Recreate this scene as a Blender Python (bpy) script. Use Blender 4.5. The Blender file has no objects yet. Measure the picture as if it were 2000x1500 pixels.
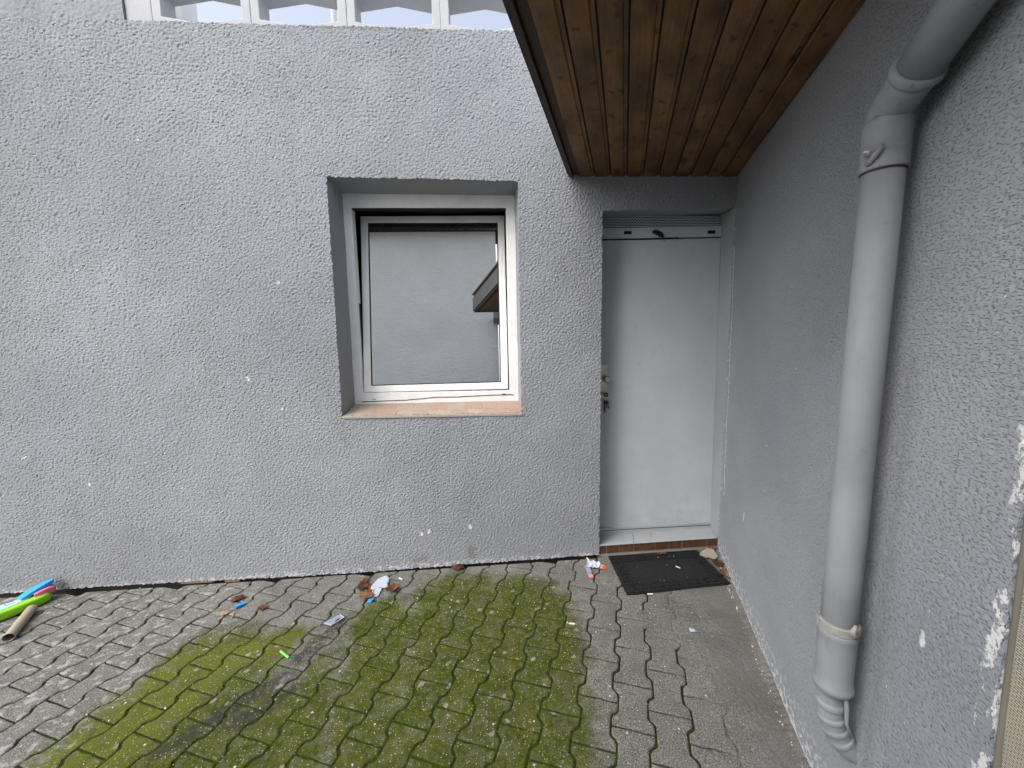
import bpy, bmesh, math, random
import numpy as np
from mathutils import Vector, Matrix, noise as mnoise
random.seed(7); RNG = np.random.default_rng(11)
S = bpy.context.scene
COL = S.collection

# ------------------------------------------------------------------ camera, sky, sun, exposure
cd = bpy.data.cameras.new('camera'); cam = bpy.data.objects.new('camera', cd); COL.objects.link(cam)
cd.sensor_width = 36.0; cd.lens = 13.95; cd.clip_start = 0.02; cd.clip_end = 500
R3 = Vector((0.99818092, -0.05679234, -0.02023577)); U3 = Vector((0.02761465, 0.13231265, 0.99082329)); F3 = Vector((0.05359372, 0.98957971, -0.13364026))
cam.matrix_world = Matrix(((R3.x, U3.x, -F3.x, 0), (R3.y, U3.y, -F3.y, 0), (R3.z, U3.z, -F3.z, 1.6), (0, 0, 0, 1)))
S.camera = cam
SUN_EL, SUN_AZ = math.radians(47), math.radians(229)          # azimuth clockwise from +y
w = bpy.data.worlds.new('World'); S.world = w; w.use_nodes = True
wn = w.node_tree; wn.nodes.clear()
wo = wn.nodes.new('ShaderNodeOutputWorld'); bg = wn.nodes.new('ShaderNodeBackground'); sky = wn.nodes.new('ShaderNodeTexSky')
hs = wn.nodes.new('ShaderNodeHueSaturation')
sky.sky_type = 'NISHITA'; sky.sun_disc = False; sky.sun_elevation = SUN_EL; sky.sun_rotation = SUN_AZ
sky.air_density = 1.0; sky.dust_density = 4.0; sky.ozone_density = 1.0
hs.inputs['Saturation'].default_value = 0.50
bg.inputs['Strength'].default_value = 0.15
wn.links.new(sky.outputs[0], hs.inputs['Color']); wn.links.new(hs.outputs[0], bg.inputs[0]); wn.links.new(bg.outputs[0], wo.inputs[0])
sl = bpy.data.lights.new('sun', 'SUN'); sl.energy = 1.0; sl.angle = math.radians(70); sl.color = (1.0, 0.985, 0.96)
so = bpy.data.objects.new('sun', sl); COL.objects.link(so)
sd = Vector((math.sin(SUN_AZ) * math.cos(SUN_EL), math.cos(SUN_AZ) * math.cos(SUN_EL), math.sin(SUN_EL)))
so.rotation_euler = sd.to_track_quat('Z', 'Y').to_euler(); so.location = (-3, -3, 9)
S.view_settings.view_transform = 'Standard'; S.view_settings.look = 'None'
S.cycles.use_denoising = True; S.cycles.denoiser = 'OPENIMAGEDENOISE'; S.cycles.denoising_input_passes = 'RGB_ALBEDO_NORMAL'; S.cycles.denoising_prefilter = 'NONE'; S.cycles.sample_clamp_indirect = 4.0; S.cycles.max_bounces = 10; S.cycles.diffuse_bounces = 6
S.view_settings.exposure = 1.24; S.view_settings.gamma = 1.0; S.view_settings.use_curve_mapping = False

# ------------------------------------------------------------------ helpers
def link(o, parent=None):
    COL.objects.link(o)
    if parent is not None: o.parent = parent
    return o
def tag(o, label=None, cat=None, group=None, kind=None):
    for k, v in (('label', label), ('category', cat), ('group', group), ('kind', kind)):
        if v: o[k] = v
    return o
def empty(name, loc=(0, 0, 0), **kw):
    o = bpy.data.objects.new(name, None); o.location = loc; o.empty_display_size = .05
    link(o); tag(o, **kw); bpy.context.view_layer.update(); return o
def obj(name, v, f, mat, parent=None, smooth=False, **kw):
    me = bpy.data.meshes.new(name); me.from_pydata([tuple(map(float, p)) for p in v], [], [tuple(map(int, q)) for q in f]); me.materials.append(mat)
    bm = bmesh.new(); bm.from_mesh(me); bmesh.ops.recalc_face_normals(bm, faces=bm.faces); bm.to_mesh(me); bm.free()
    if smooth: me.polygons.foreach_set('use_smooth', [True] * len(me.polygons))
    o = bpy.data.objects.new(name, me)
    link(o, parent); tag(o, **kw)
    if parent is not None: off(o, parent)
    return o
def off(o, parent):                                   # geometry is written in world space: undo the parents' offset
    m = Matrix.Identity(4); p = parent; chain = []
    while p is not None: chain.append(p); p = p.parent
    for p in reversed(chain): m = m @ p.matrix_parent_inverse @ p.matrix_basis
    o.matrix_parent_inverse = m.inverted()
class MB:
    def __init__(s): s.v = []; s.f = []
    def add(s, v, f):
        n = len(s.v); s.v += [tuple(p) for p in v]; s.f += [tuple(i + n for i in q) for q in f]; return s
    def box(s, x0, x1, y0, y1, z0, z1, m=None):
        v = [(x, y, z) for z in (z0, z1) for y in (y0, y1) for x in (x0, x1)]
        if m is not None: v = [tuple(m @ Vector(p)) for p in v]
        return s.add(v, [(0, 2, 3, 1), (4, 5, 7, 6), (0, 1, 5, 4), (2, 6, 7, 3), (0, 4, 6, 2), (1, 3, 7, 5)])
    def prism(s, a, b):                               # two matching loops
        n = len(a)
        return s.add(list(a) + list(b), [tuple(range(n - 1, -1, -1)), tuple(range(n, 2 * n))] + [(i, (i + 1) % n, n + (i + 1) % n, n + i) for i in range(n)])
    def ring(s, o0, i0, o1, i1):                      # picture-frame of four-corner loops, front o0/i0 and back o1/i1
        v = list(o0) + list(i0) + list(o1) + list(i1); f = []
        for k in range(4):
            j = (k + 1) % 4
            f += [(k, j, 4 + j, 4 + k), (8 + k, 12 + k, 12 + j, 8 + j), (k, 8 + k, 8 + j, j), (4 + k, 4 + j, 12 + j, 12 + k)]
        return s.add(v, f)
    def tube(s, pts, rad, n=24, caps=True, wob=0):
        pts = [Vector(p) for p in pts]; N = len(pts); up = None; base = len(s.v); V = []
        for i, p in enumerate(pts):
            t = (pts[min(i + 1, N - 1)] - pts[max(i - 1, 0)]).normalized()
            if up is None: up = t.orthogonal().normalized()
            up = (up - t * up.dot(t)).normalized(); bi = t.cross(up); r = rad[i] if hasattr(rad, '__len__') else rad
            for k in range(n):
                a = 2 * math.pi * k / n; rr = r * (1 + wob * math.sin(3 * a + i)); V.append(p + (up * math.cos(a) + bi * math.sin(a)) * rr)
        F = [(i * n + k, i * n + (k + 1) % n, (i + 1) * n + (k + 1) % n, (i + 1) * n + k) for i in range(N - 1) for k in range(n)]
        if caps: F += [tuple(range(n - 1, -1, -1)), tuple((N - 1) * n + k for k in range(n))]
        return s.add(V, F)
    def build(s, name, mat, parent=None, smooth=False, **kw): return obj(name, s.v, s.f, mat, parent, smooth, **kw)

def bevel(o, width, seg=2, angle=35):
    bm = bmesh.new(); bm.from_mesh(o.data)
    es = [e for e in bm.edges if len(e.link_faces) == 2 and e.calc_face_angle(0) > math.radians(angle)]
    bmesh.ops.bevel(bm, geom=es, offset=width, segments=seg, affect='EDGES', profile=.6, clamp_overlap=True); bm.to_mesh(o.data); bm.free(); return o

# ------------------------------------------------------------------ procedural materials
class NT:
    def __init__(s, name):
        s.m = bpy.data.materials.new(name); s.m.use_nodes = True; s.t = s.m.node_tree; s.n = s.t.nodes
        s.b = s.n['Principled BSDF']; s.out = s.n['Material Output']; s.geo = s.n.new('ShaderNodeNewGeometry'); s.tc = s.n.new('ShaderNodeTexCoord'); s.oi = s.n.new('ShaderNodeObjectInfo')
        s.pos = s.geo.outputs['Position']; s.obj = s.tc.outputs['Object']; s.uv = s.tc.outputs['UV']; s.rnd = s.oi.outputs['Random']
    def set(s, sock, v):
        if isinstance(v, bpy.types.NodeSocket): s.t.links.new(v, sock)
        elif v is not None:
            if hasattr(sock.default_value, '__len__') and not hasattr(v, '__len__'): v = [v] * len(sock.default_value)
            if hasattr(sock.default_value, '__len__') and len(sock.default_value) == 4 and len(v) == 3: v = (*v, 1)
            sock.default_value = v
    def math(s, op, a, b=None, c=None, clamp=False):
        n = s.n.new('ShaderNodeMath'); n.operation = op; n.use_clamp = clamp
        for i, x in enumerate((a, b, c)): s.set(n.inputs[i], x)
        return n.outputs[0]
    def vec(s, op, a, b=None, sc=None):
        n = s.n.new('ShaderNodeVectorMath'); n.operation = op; s.set(n.inputs[0], a); s.set(n.inputs[1], b)
        if sc is not None: s.set(n.inputs['Scale'], sc)
        return n.outputs['Value'] if op in ('DOT_PRODUCT', 'LENGTH', 'DISTANCE') else n.outputs[0]
    def noise(s, scale, v=None, detail=4, rough=.55, dist=0, stretch=None):
        v = v if v is not None else s.pos
        if stretch: v = s.vec('MULTIPLY', v, stretch)
        n = s.n.new('ShaderNodeTexNoise'); s.set(n.inputs['Vector'], v); n.inputs['Scale'].default_value = scale; n.inputs['Detail'].default_value = detail
        n.inputs['Roughness'].default_value = rough; n.inputs['Distortion'].default_value = dist; return n.outputs['Fac']
    def vor(s, scale, v=None, feature='F1', stretch=None):
        v = v if v is not None else s.pos
        if stretch: v = s.vec('MULTIPLY', v, stretch)
        n = s.n.new('ShaderNodeTexVoronoi'); n.feature = feature; s.set(n.inputs['Vector'], v); n.inputs['Scale'].default_value = scale; return n
    def step(s, x, lo, hi, inv=False):                # smooth 0..1 between lo and hi
        n = s.n.new('ShaderNodeMapRange'); n.interpolation_type = 'SMOOTHSTEP'; s.set(n.inputs['Value'], x); s.set(n.inputs['From Min'], lo); s.set(n.inputs['From Max'], hi)
        n.inputs['To Min'].default_value = 1. if inv else 0.; n.inputs['To Max'].default_value = 0. if inv else 1.; return n.outputs[0]
    def mix(s, f, a, b, mode='MIX'):
        n = s.n.new('ShaderNodeMix'); n.data_type = 'RGBA'; n.blend_type = mode; s.set(n.inputs[0], f); s.set(n.inputs[6], a); s.set(n.inputs[7], b); return n.outputs[2]
    def bump(s, h, strength=.5, dist=.01, prev=None):
        n = s.n.new('ShaderNodeBump'); s.set(n.inputs['Height'], h); n.inputs['Strength'].default_value = strength; n.inputs['Distance'].default_value = dist
        if prev is not None: s.set(n.inputs['Normal'], prev)
        return n.outputs[0]
    def caps(s, v, a, b, r, soft, nz=None, amp=0):    # 1 inside a capsule a-b (2D), ragged by a noise
        a = Vector((*a, 0)); b = Vector((*b, 0)); d = b - a
        p = s.vec('MULTIPLY', v, (1, 1, 0)); q = s.vec('SUBTRACT', p, tuple(a))
        t = s.math('DIVIDE', s.vec('DOT_PRODUCT', q, tuple(d)), max(d.length_squared, 1e-9)); t = s.math('MINIMUM', s.math('MAXIMUM', t, 0), 1)
        di = s.vec('LENGTH', s.vec('SUBTRACT', q, s.vec('SCALE', tuple(d), sc=t)))
        if nz is not None: di = s.math('ADD', di, s.math('MULTIPLY', s.math('SUBTRACT', nz, .5), amp))
        return s.step(di, r - soft, r + soft, inv=True)
    def blobs(s, v, lst, nz=None):                    # union of capsules (a, b, r, soft, amp)
        o = None
        for a, b, r, so_, am in lst:
            c = s.caps(v, a, b, r, so_, nz, am); o = c if o is None else s.math('MAXIMUM', o, c)
        return o
    def done(s, col=None, rough=.8, normal=None, metal=0, spec=.3):
        s.set(s.b.inputs['Base Color'], col); s.set(s.b.inputs['Roughness'], rough); s.set(s.b.inputs['Metallic'], metal); s.set(s.b.inputs['Specular IOR Level'], spec)
        if normal is not None: s.set(s.b.inputs['Normal'], normal)
        return s.m
def plain(name, col, rough=.6, var=.12, sc=30, bumpd=.001, metal=0, spec=.35, bs=.4):
    t = NT(name); n = t.noise(sc, t.obj); c = t.mix(n, tuple(x * (1 - var) for x in col), tuple(min(1, x * (1 + var)) for x in col))
    return t.done(c, rough, t.bump(t.noise(sc * 5, t.obj), bs, bumpd), metal, spec)

GZ = lambda x: .016 * x - .025                        # plane of the paver tops
AR = math.radians(18.99); RD = np.array([math.sin(AR), math.cos(AR)]); ND = np.array([-math.cos(AR), math.sin(AR)]); C0 = np.array([1.607, 2.6])
def rw(s, z, o=0.): p = C0 + RD * s + ND * o; return (p[0], p[1], z)     # point on the side wall: s along it, z up, o out of it

def m_front():
    t = NT('stucco front'); v = t.uv
    big = t.noise(.9, v, 4); mid = t.noise(7, v, 4); fine = t.noise(160, v, 3)
    c = t.mix(t.step(big, .3, .7), (.268, .281, .309), (.318, .331, .358))
    c = t.mix(t.math('MULTIPLY', t.step(mid, .45, .75), .15), c, (.238, .246, .268))
    streak = t.noise(1.0, v, 5, stretch=(6, .5, 1)); c = t.mix(t.math('MULTIPLY', t.step(streak, .5, .72), .16), c, (.215, .220, .225))
    nz = t.noise(28, v, 4); nz2 = t.noise(9, v, 4)
    dirt = t.blobs(v, [((-3.3, -.1), (-2.6, .15), .45, .4, .5), ((-4.2, .2), (-3.3, 2.6), .7, .5, .5)], nz2); c = t.mix(t.math('MULTIPLY', dirt, .5), c, (.19, .195, .20))  # dirt mask; shade towards the left and lower left is painted in with it
    brown = t.blobs(v, [((-.165, .05), (-.165, .10), .028, .03, .07), ((-.56, .03), (-.50, .05), .02, .03, .06), ((-.20, .86), (-.20, 1.04), .003, .005, .012), ((-.62, 2.26), (-.61, 2.26), .006, .01, .02),
                        ((-1.0, 3.36), (-.3, 3.355), .006, .010, .03), ((-.965, .86), (-.97, 1.04), .001, .016, .05)], nz); c = t.mix(t.math('MULTIPLY', brown, .55), c, (.16, .145, .12))
    chips = t.blobs(v, [((-1.54, 1.32), (-1.545, 1.335), .008, .004, .01), ((-1.35, 1.12), (-1.35, 1.13), .004, .003, .008), ((-.50, .22), (-.505, .235), .009, .004, .014), ((-.455, .235), (-.45, .245), .008, .003, .014),
                        ((-.17, .25), (-.17, .27), .010, .004, .016), ((-2.98, .86), (-2.94, .87), .005, .004, .01), ((-2.6, .67), (-2.6, .675), .008, .003, .01), ((-2.03, .62), (-2.03, .625), .006, .003, .01), ((-1.30, 1.92), (-1.29, 1.93), .005, .003, .01)], nz)
    wv = t.vor(9, v); rare = t.math('MULTIPLY', t.step(t.math('ADD', wv.outputs['Distance'], t.math('MULTIPLY', nz, .10)), .075, .10, True), t.step(t.vec('DOT_PRODUCT', wv.outputs['Color'], (1, 0, 0)), .74, .78)); chips = t.math('MAXIMUM', chips, rare)
    zb = t.vec('DOT_PRODUCT', v, (-.016, 1, 0)); edge = t.math('MULTIPLY', t.step(zb, .0, .035, True), t.step(nz, .42, .6)); chips = t.math('MAXIMUM', chips, t.math('MULTIPLY', edge, .55))
    c = t.mix(chips, c, (.66, .66, .66))
    nrm = t.bump(t.noise(150, v, 2, .5, stretch=(.75, 1.2, 1)), .45, .004); nrm = t.bump(t.noise(420, v, 2), .3, .0015, nrm)
    return t.done(c, .9, nrm, spec=.2)
def m_side():
    t = NT('stucco side'); v = t.uv
    c = t.mix(t.step(t.noise(1.3, v, 4), .3, .7), (.262, .277, .305), (.312, .326, .353)); nz = t.noise(34, v, 4)
    pit = t.noise(115, v, 1, stretch=(1, 2.3, 1)); c = t.mix(t.math('MULTIPLY', t.step(pit, .58, .65), .55), c, (.13, .13, .145))  # pits darkened in the colour too, painting in the shade of their hollows
    zb = t.vec('DOT_PRODUCT', v, (-.005, 1, 0)); e = t.math('MULTIPLY', t.step(zb, .0, .20, True), t.step(t.noise(42, v, 4), .52, .58)); e2 = t.math('MULTIPLY', t.step(t.math('ADD', zb, t.math('MULTIPLY', nz, .11)), .070, .090, True), t.step(t.noise(5, v, 3), .40, .50))
    s_ = t.vec('DOT_PRODUCT', v, (1, 0, 0)); e3 = t.math('MULTIPLY', t.step(t.math('ADD', s_, t.math('MULTIPLY', nz, .05)), -2.062, -2.052, True), t.step(t.noise(14, v, 6, .7, stretch=(2.2, 1, 1)), .53, .56))
    e4 = t.math('MULTIPLY', t.step(t.math('ABSOLUTE', t.math('ADD', s_, -.0)), .0, .05, True), t.step(nz, .58, .62))
    wv = t.vor(11, v); rare = t.math('MULTIPLY', t.step(t.math('ADD', wv.outputs['Distance'], t.math('MULTIPLY', nz, .10)), .075, .10, True), t.step(t.vec('DOT_PRODUCT', wv.outputs['Color'], (1, 0, 0)), .64, .68))
    sp = t.blobs(v, [((-1.93, .86), (-1.93, .89), .006, .004, .012), ((-.56, .50), (-.56, .54), .006, .004, .01), ((-.09, .45), (-.03, 2.1), .004, .004, .025)], nz)
    ch = t.math('MAXIMUM', t.math('MAXIMUM', t.math('MULTIPLY', e, .85), t.math('MULTIPLY', e2, .8)), t.math('MAXIMUM', t.math('MAXIMUM', e3, sp), t.math('MAXIMUM', rare, t.math('MULTIPLY', e4, .7))))
    c = t.mix(ch, c, (.68, .68, .67))
    dirt = t.blobs(v, [((-1.79, .1), (-1.79, 1.5), .000, .05, .10)], nz); c = t.mix(t.math('MULTIPLY', dirt, .55), c, (.15, .145, .13))  # darker upright strip on the wall beside the downpipe
    nrm = t.bump(t.math('SUBTRACT', 1, t.step(pit, .54, .68)), .8, .0028); nrm = t.bump(t.noise(300, v, 2), .3, .0015, nrm); return t.done(c, .85, nrm, spec=.25)

MOSS = [((-.66, 2.12), (-.50, 1.2), .19, .07, .34), ((-.25, 2.24), (-.2, 1.2), .28, .09, .34), ((.14, 2.22), (.10, 1.2), .25, .08, .28), ((.31, 2.15), (.22, 1.2), .15, .08, .26), ((-1.0, 1.70), (-.80, 1.2), .24, .12, .34), ((-1.15, 2.0), (-1.40, 1.85), .14, .08, .2), ((-1.45, 1.85), (-1.5, 1.3), .30, .1, .3), ((-1.15, 1.6), (-1.2, 1.3), .16, .1, .3)]
BRIGHT = [((-1.15, 2.00), (-1.50, 1.93), .08, .06, .16), ((-1.56, 1.95), (-1.75, 1.46), .12, .09, .26), ((-1.36, 1.93), (-1.56, 1.45), .09, .08, .22), ((-1.0, 1.98), (-1.12, 1.9), .05, .06, .15)]
DARK = [((-.92, 2.10), (-1.02, 1.88), .05, .05, .11), ((-1.02, 1.80), (-1.36, 1.46), .035, .04, .12), ((-.97, 1.70), (-1.15, 1.55), .03, .04, .12)]
GREY = [((-1.04, 1.96), (-1.02, 1.78), .06, .05, .1), ((-.86, 2.10), (-1.0, 1.78), .022, .02, .04)]
def stains(t):
    v = t.pos; n1 = t.noise(8, v, 6, .68); n2 = t.noise(23, v, 4, .6)
    m = t.blobs(v, MOSS, n1); g = t.blobs(v, GREY, n1); br = t.blobs(v, BRIGHT, n1); dk = t.blobs(v, DARK, n1)
    keep = t.math('SUBTRACT', 1, g); m = t.math('MULTIPLY', m, keep)
    m = t.math('MULTIPLY', m, t.math('ADD', .74, t.math('MULTIPLY', t.step(n2, .34, .56), .26)))
    br = t.math('MULTIPLY', t.math('MULTIPLY', br, keep), t.step(n2, .25, .6)); return m, br, dk, n1, n2
def m_paver():
    t = NT('concrete paver'); v = t.pos; m, br, dk, n1, n2 = stains(t)
    c = t.mix(t.rnd, (.130, .128, .116), (.176, .172, .158)); c = t.mix(t.step(n1, .35, .7), c, (.205, .20, .186)); c = t.mix(t.math('MULTIPLY', t.step(t.noise(2.2, v), .4, .65), .4), c, (.125, .118, .108))
    grain = t.noise(210, v, 3, .75); agg = t.vor(150, v)
    c = t.mix(t.math('MULTIPLY', t.step(grain, .50, .58), .75), c, (.042, .041, .038)); c = t.mix(t.math('MULTIPLY', t.step(grain, .36, .45, True), .6), c, (.34, .335, .31))
    c = t.mix(t.math('MULTIPLY', t.step(agg.outputs['Distance'], .12, .3, True), t.math('MULTIPLY', t.step(t.vec('DOT_PRODUCT', agg.outputs['Color'], (1, 0, 0)), .6, .65), .6)), c, (.36, .35, .32))
    n3 = t.noise(48, v, 4, .65); gm = t.mix(t.step(n3, .32, .68), (.032, .046, .005), (.086, .105, .012)); gm = t.mix(t.math('MULTIPLY', t.step(n1, .42, .66), .6), gm, (.104, .112, .012)); gm = t.mix(t.math('MULTIPLY', t.step(grain, .48, .58), .7), gm, (.014, .018, .005)); gm = t.mix(t.math('MULTIPLY', t.rnd, .25), gm, (.075, .078, .022))
    c = t.mix(t.math('MULTIPLY', m, .97), c, gm)
    c = t.mix(t.math('MULTIPLY', br, .85), c, t.mix(t.step(grain, .45, .62), (.128, .140, .026), (.072, .084, .014)))
    c = t.mix(t.math('MULTIPLY', t.math('MULTIPLY', dk, t.step(n2, .30, .55)), .85), c, t.mix(t.step(grain, .4, .65), (.022, .022, .021), (.060, .060, .055)))
    # pale lichen rings and crumbs of white dirt
    l = t.vor(15, t.vec('ADD', v, t.vec('SCALE', (1, 1, 0), sc=t.math('MULTIPLY', n2, .05)))); lm = t.math('MULTIPLY', t.step(t.math('ADD', l.outputs['Distance'], t.math('MULTIPLY', n2, .3)), .27, .36, True), t.step(t.vec('DOT_PRODUCT', l.outputs['Color'], (1, 0, 0)), .60, .68))
    c = t.mix(t.math('MULTIPLY', lm, .45), c, (.36, .355, .33)); pl = t.step(t.noise(19, v, 4, .6, stretch=(1, 1.6, 1)), .54, .64); px = t.step(t.vec('DOT_PRODUCT', v, (1, 0, 0)), -1.75, -1.3, True); c = t.mix(t.math('MULTIPLY', t.math('MULTIPLY', t.math('MULTIPLY', pl, px), .6), t.math('SUBTRACT', 1, t.math('MAXIMUM', m, br))), c, (.38, .38, .37))
    k = t.vor(78, v); km = t.math('MULTIPLY', t.step(k.outputs['Distance'], .13, .26, True), t.step(t.vec('DOT_PRODUCT', k.outputs['Color'], (1, 0, 0)), .36, .40)); c = t.mix(t.math('MULTIPLY', km, .8), c, (.36, .36, .22))
    k2 = t.vor(24, v); km2 = t.math('MULTIPLY', t.step(k2.outputs['Distance'], .07, .13, True), t.step(t.vec('DOT_PRODUCT', k2.outputs['Color'], (0, 1, 0)), .80, .83)); c = t.mix(t.math('MULTIPLY', km2, .85), c, (.62, .60, .52))
    h = t.math('ADD', grain, t.math('MULTIPLY', t.noise(60, v, 3), .8)); nrm = t.bump(h, .6, .004)
    return t.done(c, .95, nrm, spec=.04)
def m_bed():
    t = NT('joint soil and moss'); v = t.pos; m, br, dk, n1, n2 = stains(t)
    c = t.mix(n2, (.018, .016, .013), (.045, .041, .033)); g = t.noise(240, v, 3, .7)
    near = t.blobs(v, [((-.9, 2.2), (.42, 2.3), .35, .25, .5), ((-1.6, 1.7), (.35, 1.3), .45, .25, .5)], n1)
    gg = t.mix(t.step(g, .35, .65), (.016, .034, .003), (.050, .108, .006)); c = t.mix(t.math('MULTIPLY', t.math('MAXIMUM', t.math('MULTIPLY', near, t.step(n2, .35, .6)), t.math('MULTIPLY', m, .6)), .85), c, gg)
    return t.done(c, .97, t.bump(g, .9, .006), spec=.02)
def m_cement():
    t = NT('smeared cement'); v = t.pos; n1 = t.noise(6, v, 5, .6); n2 = t.noise(26, v, 4, .65); g = t.noise(210, v, 3, .75)
    c = t.mix(t.step(n1, .3, .7), (.140, .137, .126), (.200, .196, .184)); c = t.mix(t.math('MULTIPLY', t.step(n2, .55, .75), .35), c, (.28, .275, .265)); c = t.mix(t.math('MULTIPLY', t.step(g, .50, .60), .65), c, (.05, .048, .043))
    c = t.mix(t.math('MULTIPLY', t.step(t.noise(3, v, 4), .5, .68), .45), c, (.105, .098, .082))
    k = t.vor(70, v); c = t.mix(t.math('MULTIPLY', t.step(k.outputs['Distance'], .08, .18, True), t.math('MULTIPLY', t.step(t.vec('DOT_PRODUCT', k.outputs['Color'], (1, 0, 0)), .78, .82), .7)), c, (.55, .54, .5))
    return t.done(c, .95, t.bump(t.math('ADD', g, n2), .5, .004), spec=.12)
def m_wood():
    t = NT('stained spruce'); v = t.uv; r = t.rnd                 # UV: x across the board, y along it
    vv = t.vec('ADD', v, t.vec('SCALE', (3.7, 9.1, 0), sc=r))
    kn = t.vor(1, t.vec('MULTIPLY', vv, (9, 4.2, 1))); kd = kn.outputs['Distance']; on = t.step(t.vec('DOT_PRODUCT', kn.outputs['Color'], (1, 0, 0)), .55, .6)
    warp = t.math('MULTIPLY', t.step(kd, .0, .42, True), on); gv = t.vec('ADD', t.vec('MULTIPLY', vv, (95, 2.6, 1)), t.vec('SCALE', (1, 0, 0), sc=t.math('MULTIPLY', warp, 2.2)))
    g = t.noise(1, gv, 4, .6, .6); blot = t.noise(3.2, t.vec('MULTIPLY', vv, (1.4, .9, 1)), 4)
    a = t.mix(r, (.160, .082, .030), (.240, .126, .047)); c = t.mix(t.step(g, .33, .68), a, t.mix(.45, a, (.075, .034, .011)))
    c = t.mix(t.math('MULTIPLY', t.step(blot, .42, .68), .7), c, (.050, .025, .011)); c = t.mix(t.math('MULTIPLY', t.step(blot, .2, .42, True), .5), c, (.33, .17, .058))
    c = t.mix(t.math('MULTIPLY', t.step(kd, .06, .16, True), on), c, (.014, .006, .003)); kr = t.math('MULTIPLY', t.math('MULTIPLY', t.step(kd, .16, .30, True), on), .45); c = t.mix(kr, c, (.05, .02, .007))
    fy = t.noise(1, t.vec('MULTIPLY', vv, (18, 16, 1)), 3); c = t.mix(t.math('MULTIPLY', t.step(fy, .60, .68), .7), c, (.022, .011, .005)); fz = t.noise(1, t.vec('MULTIPLY', vv, (5, 2.2, 1)), 5, .65); c = t.mix(t.math('MULTIPLY', t.step(fz, .52, .66), .5), c, (.045, .027, .016))
    return t.done(c, .62, t.bump(g, .35, .002), spec=.3)
def m_tile(name, a, b, cdirt, k=.5):
    t = NT(name); n = t.noise(60, t.pos, 4); c = t.mix(t.rnd, a, b); c = t.mix(t.math('MULTIPLY', t.step(n, .45, .68), k), c, cdirt); c = t.mix(t.math('MULTIPLY', t.noise(300, t.pos, 2), .3), c, tuple(x * .5 for x in cdirt))
    return t.done(c, .6, t.bump(n, .3, .002), spec=.3)
def m_frame():
    t = NT('white window paint'); n = t.noise(9, t.pos, 4); c = t.mix(t.step(n, .35, .75), (.82, .83, .83), (.74, .745, .73)); c = t.mix(t.math('MULTIPLY', t.step(t.noise(50, t.pos, 4, stretch=(1, 1, .25)), .60, .75), .35), c, (.45, .42, .36))
    return t.done(c, .42, t.bump(t.noise(90, t.pos), .12, .001), spec=.4)
def m_door():
    t = NT('door paint'); n = t.noise(3, t.pos, 4); c = t.mix(t.step(n, .35, .7), (.50, .535, .565), (.555, .585, .61)); c = t.mix(t.math('MULTIPLY', t.step(t.noise(14, t.pos, 6, .65, stretch=(1, 1, .5)), .56, .72), .28), c, (.36, .36, .35)); c = t.mix(t.math('MULTIPLY', t.step(t.noise(130, t.pos, 2, .5, stretch=(1, 1, .3)), .72, .76), .5), c, (.20, .19, .18))
    z = t.vec('DOT_PRODUCT', t.pos, (0, 0, 1)); c = t.mix(t.math('MULTIPLY', t.step(t.math('ADD', z, t.math('MULTIPLY', t.noise(12, t.pos), .3)), .25, .42, True), .3), c, (.30, .29, .27))
    return t.done(c, .5, t.bump(t.noise(380, t.pos, 2), .25, .0012), spec=.4)
def m_pane():
    t = NT('reflective glass'); d = t.n.new('ShaderNodeBsdfDiffuse'); d.inputs[0].default_value = (.02, .022, .025, 1); g = t.n.new('ShaderNodeBsdfGlossy'); g.inputs['Color'].default_value = (.90, .89, .87, 1); g.inputs['Roughness'].default_value = .008
    mx = t.n.new('ShaderNodeMixShader'); mx.inputs[0].default_value = .84; t.t.links.new(d.outputs[0], mx.inputs[1]); t.t.links.new(g.outputs[0], mx.inputs[2]); t.t.links.new(mx.outputs[0], t.out.inputs[0]); return t.m
def m_pipe():
    t = NT('grey pipe paint'); n = t.noise(5, t.pos, 4); c = t.mix(t.step(n, .3, .7), (.240, .252, .275), (.290, .302, .325)); s = t.noise(22, t.pos, 5, .65, stretch=(1, 1, .35)); c = t.mix(t.math('MULTIPLY', t.step(s, .58, .75), .65), c, (.175, .175, .17))
    z = t.vec('DOT_PRODUCT', t.pos, (0, 0, 1)); k = t.noise(75, t.pos, 3, .6, stretch=(.7, .7, 1)); c = t.mix(t.math('MULTIPLY', t.math('MULTIPLY', t.step(k, .66, .70), t.step(z, 1.9, 2.15)), .8), c, (.13, .13, .13))
    return t.done(c, .55, t.bump(t.noise(260, t.pos, 2), .2, .0015), spec=.35)
def m_opposite():
    t = NT('cream stucco'); n = t.noise(1.2, t.pos, 4); c = t.mix(t.step(n, .3, .7), (.76, .76, .74), (.84, .84, .82)); h = t.noise(9, t.pos, 4, .55, 1.2, stretch=(1, 1, 2.2))
    return t.done(c, .9, t.bump(h, .7, .045), spec=.15)
def m_weave():
    t = NT('woven screen fabric'); v = t.uv; b = t.n.new('ShaderNodeTexBrick'); b.inputs['Scale'].default_value = 1; t.set(b.inputs['Vector'], t.vec('MULTIPLY', v, (1, 1, 1))); b.inputs['Brick Width'].default_value = .012; b.inputs['Row Height'].default_value = .0045
    b.inputs['Mortar Size'].default_value = .0009; b.inputs['Color1'].default_value = (.50, .46, .37, 1); b.inputs['Color2'].default_value = (.43, .40, .32, 1); b.inputs['Mortar'].default_value = (.12, .11, .09, 1)
    c = t.mix(t.math('MULTIPLY', t.noise(8, t.pos), .4), b.outputs['Color'], (.36, .34, .28)); return t.done(c, .85, t.bump(t.math('SUBTRACT', 1, b.outputs['Fac']), .6, .002), spec=.2)
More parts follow.
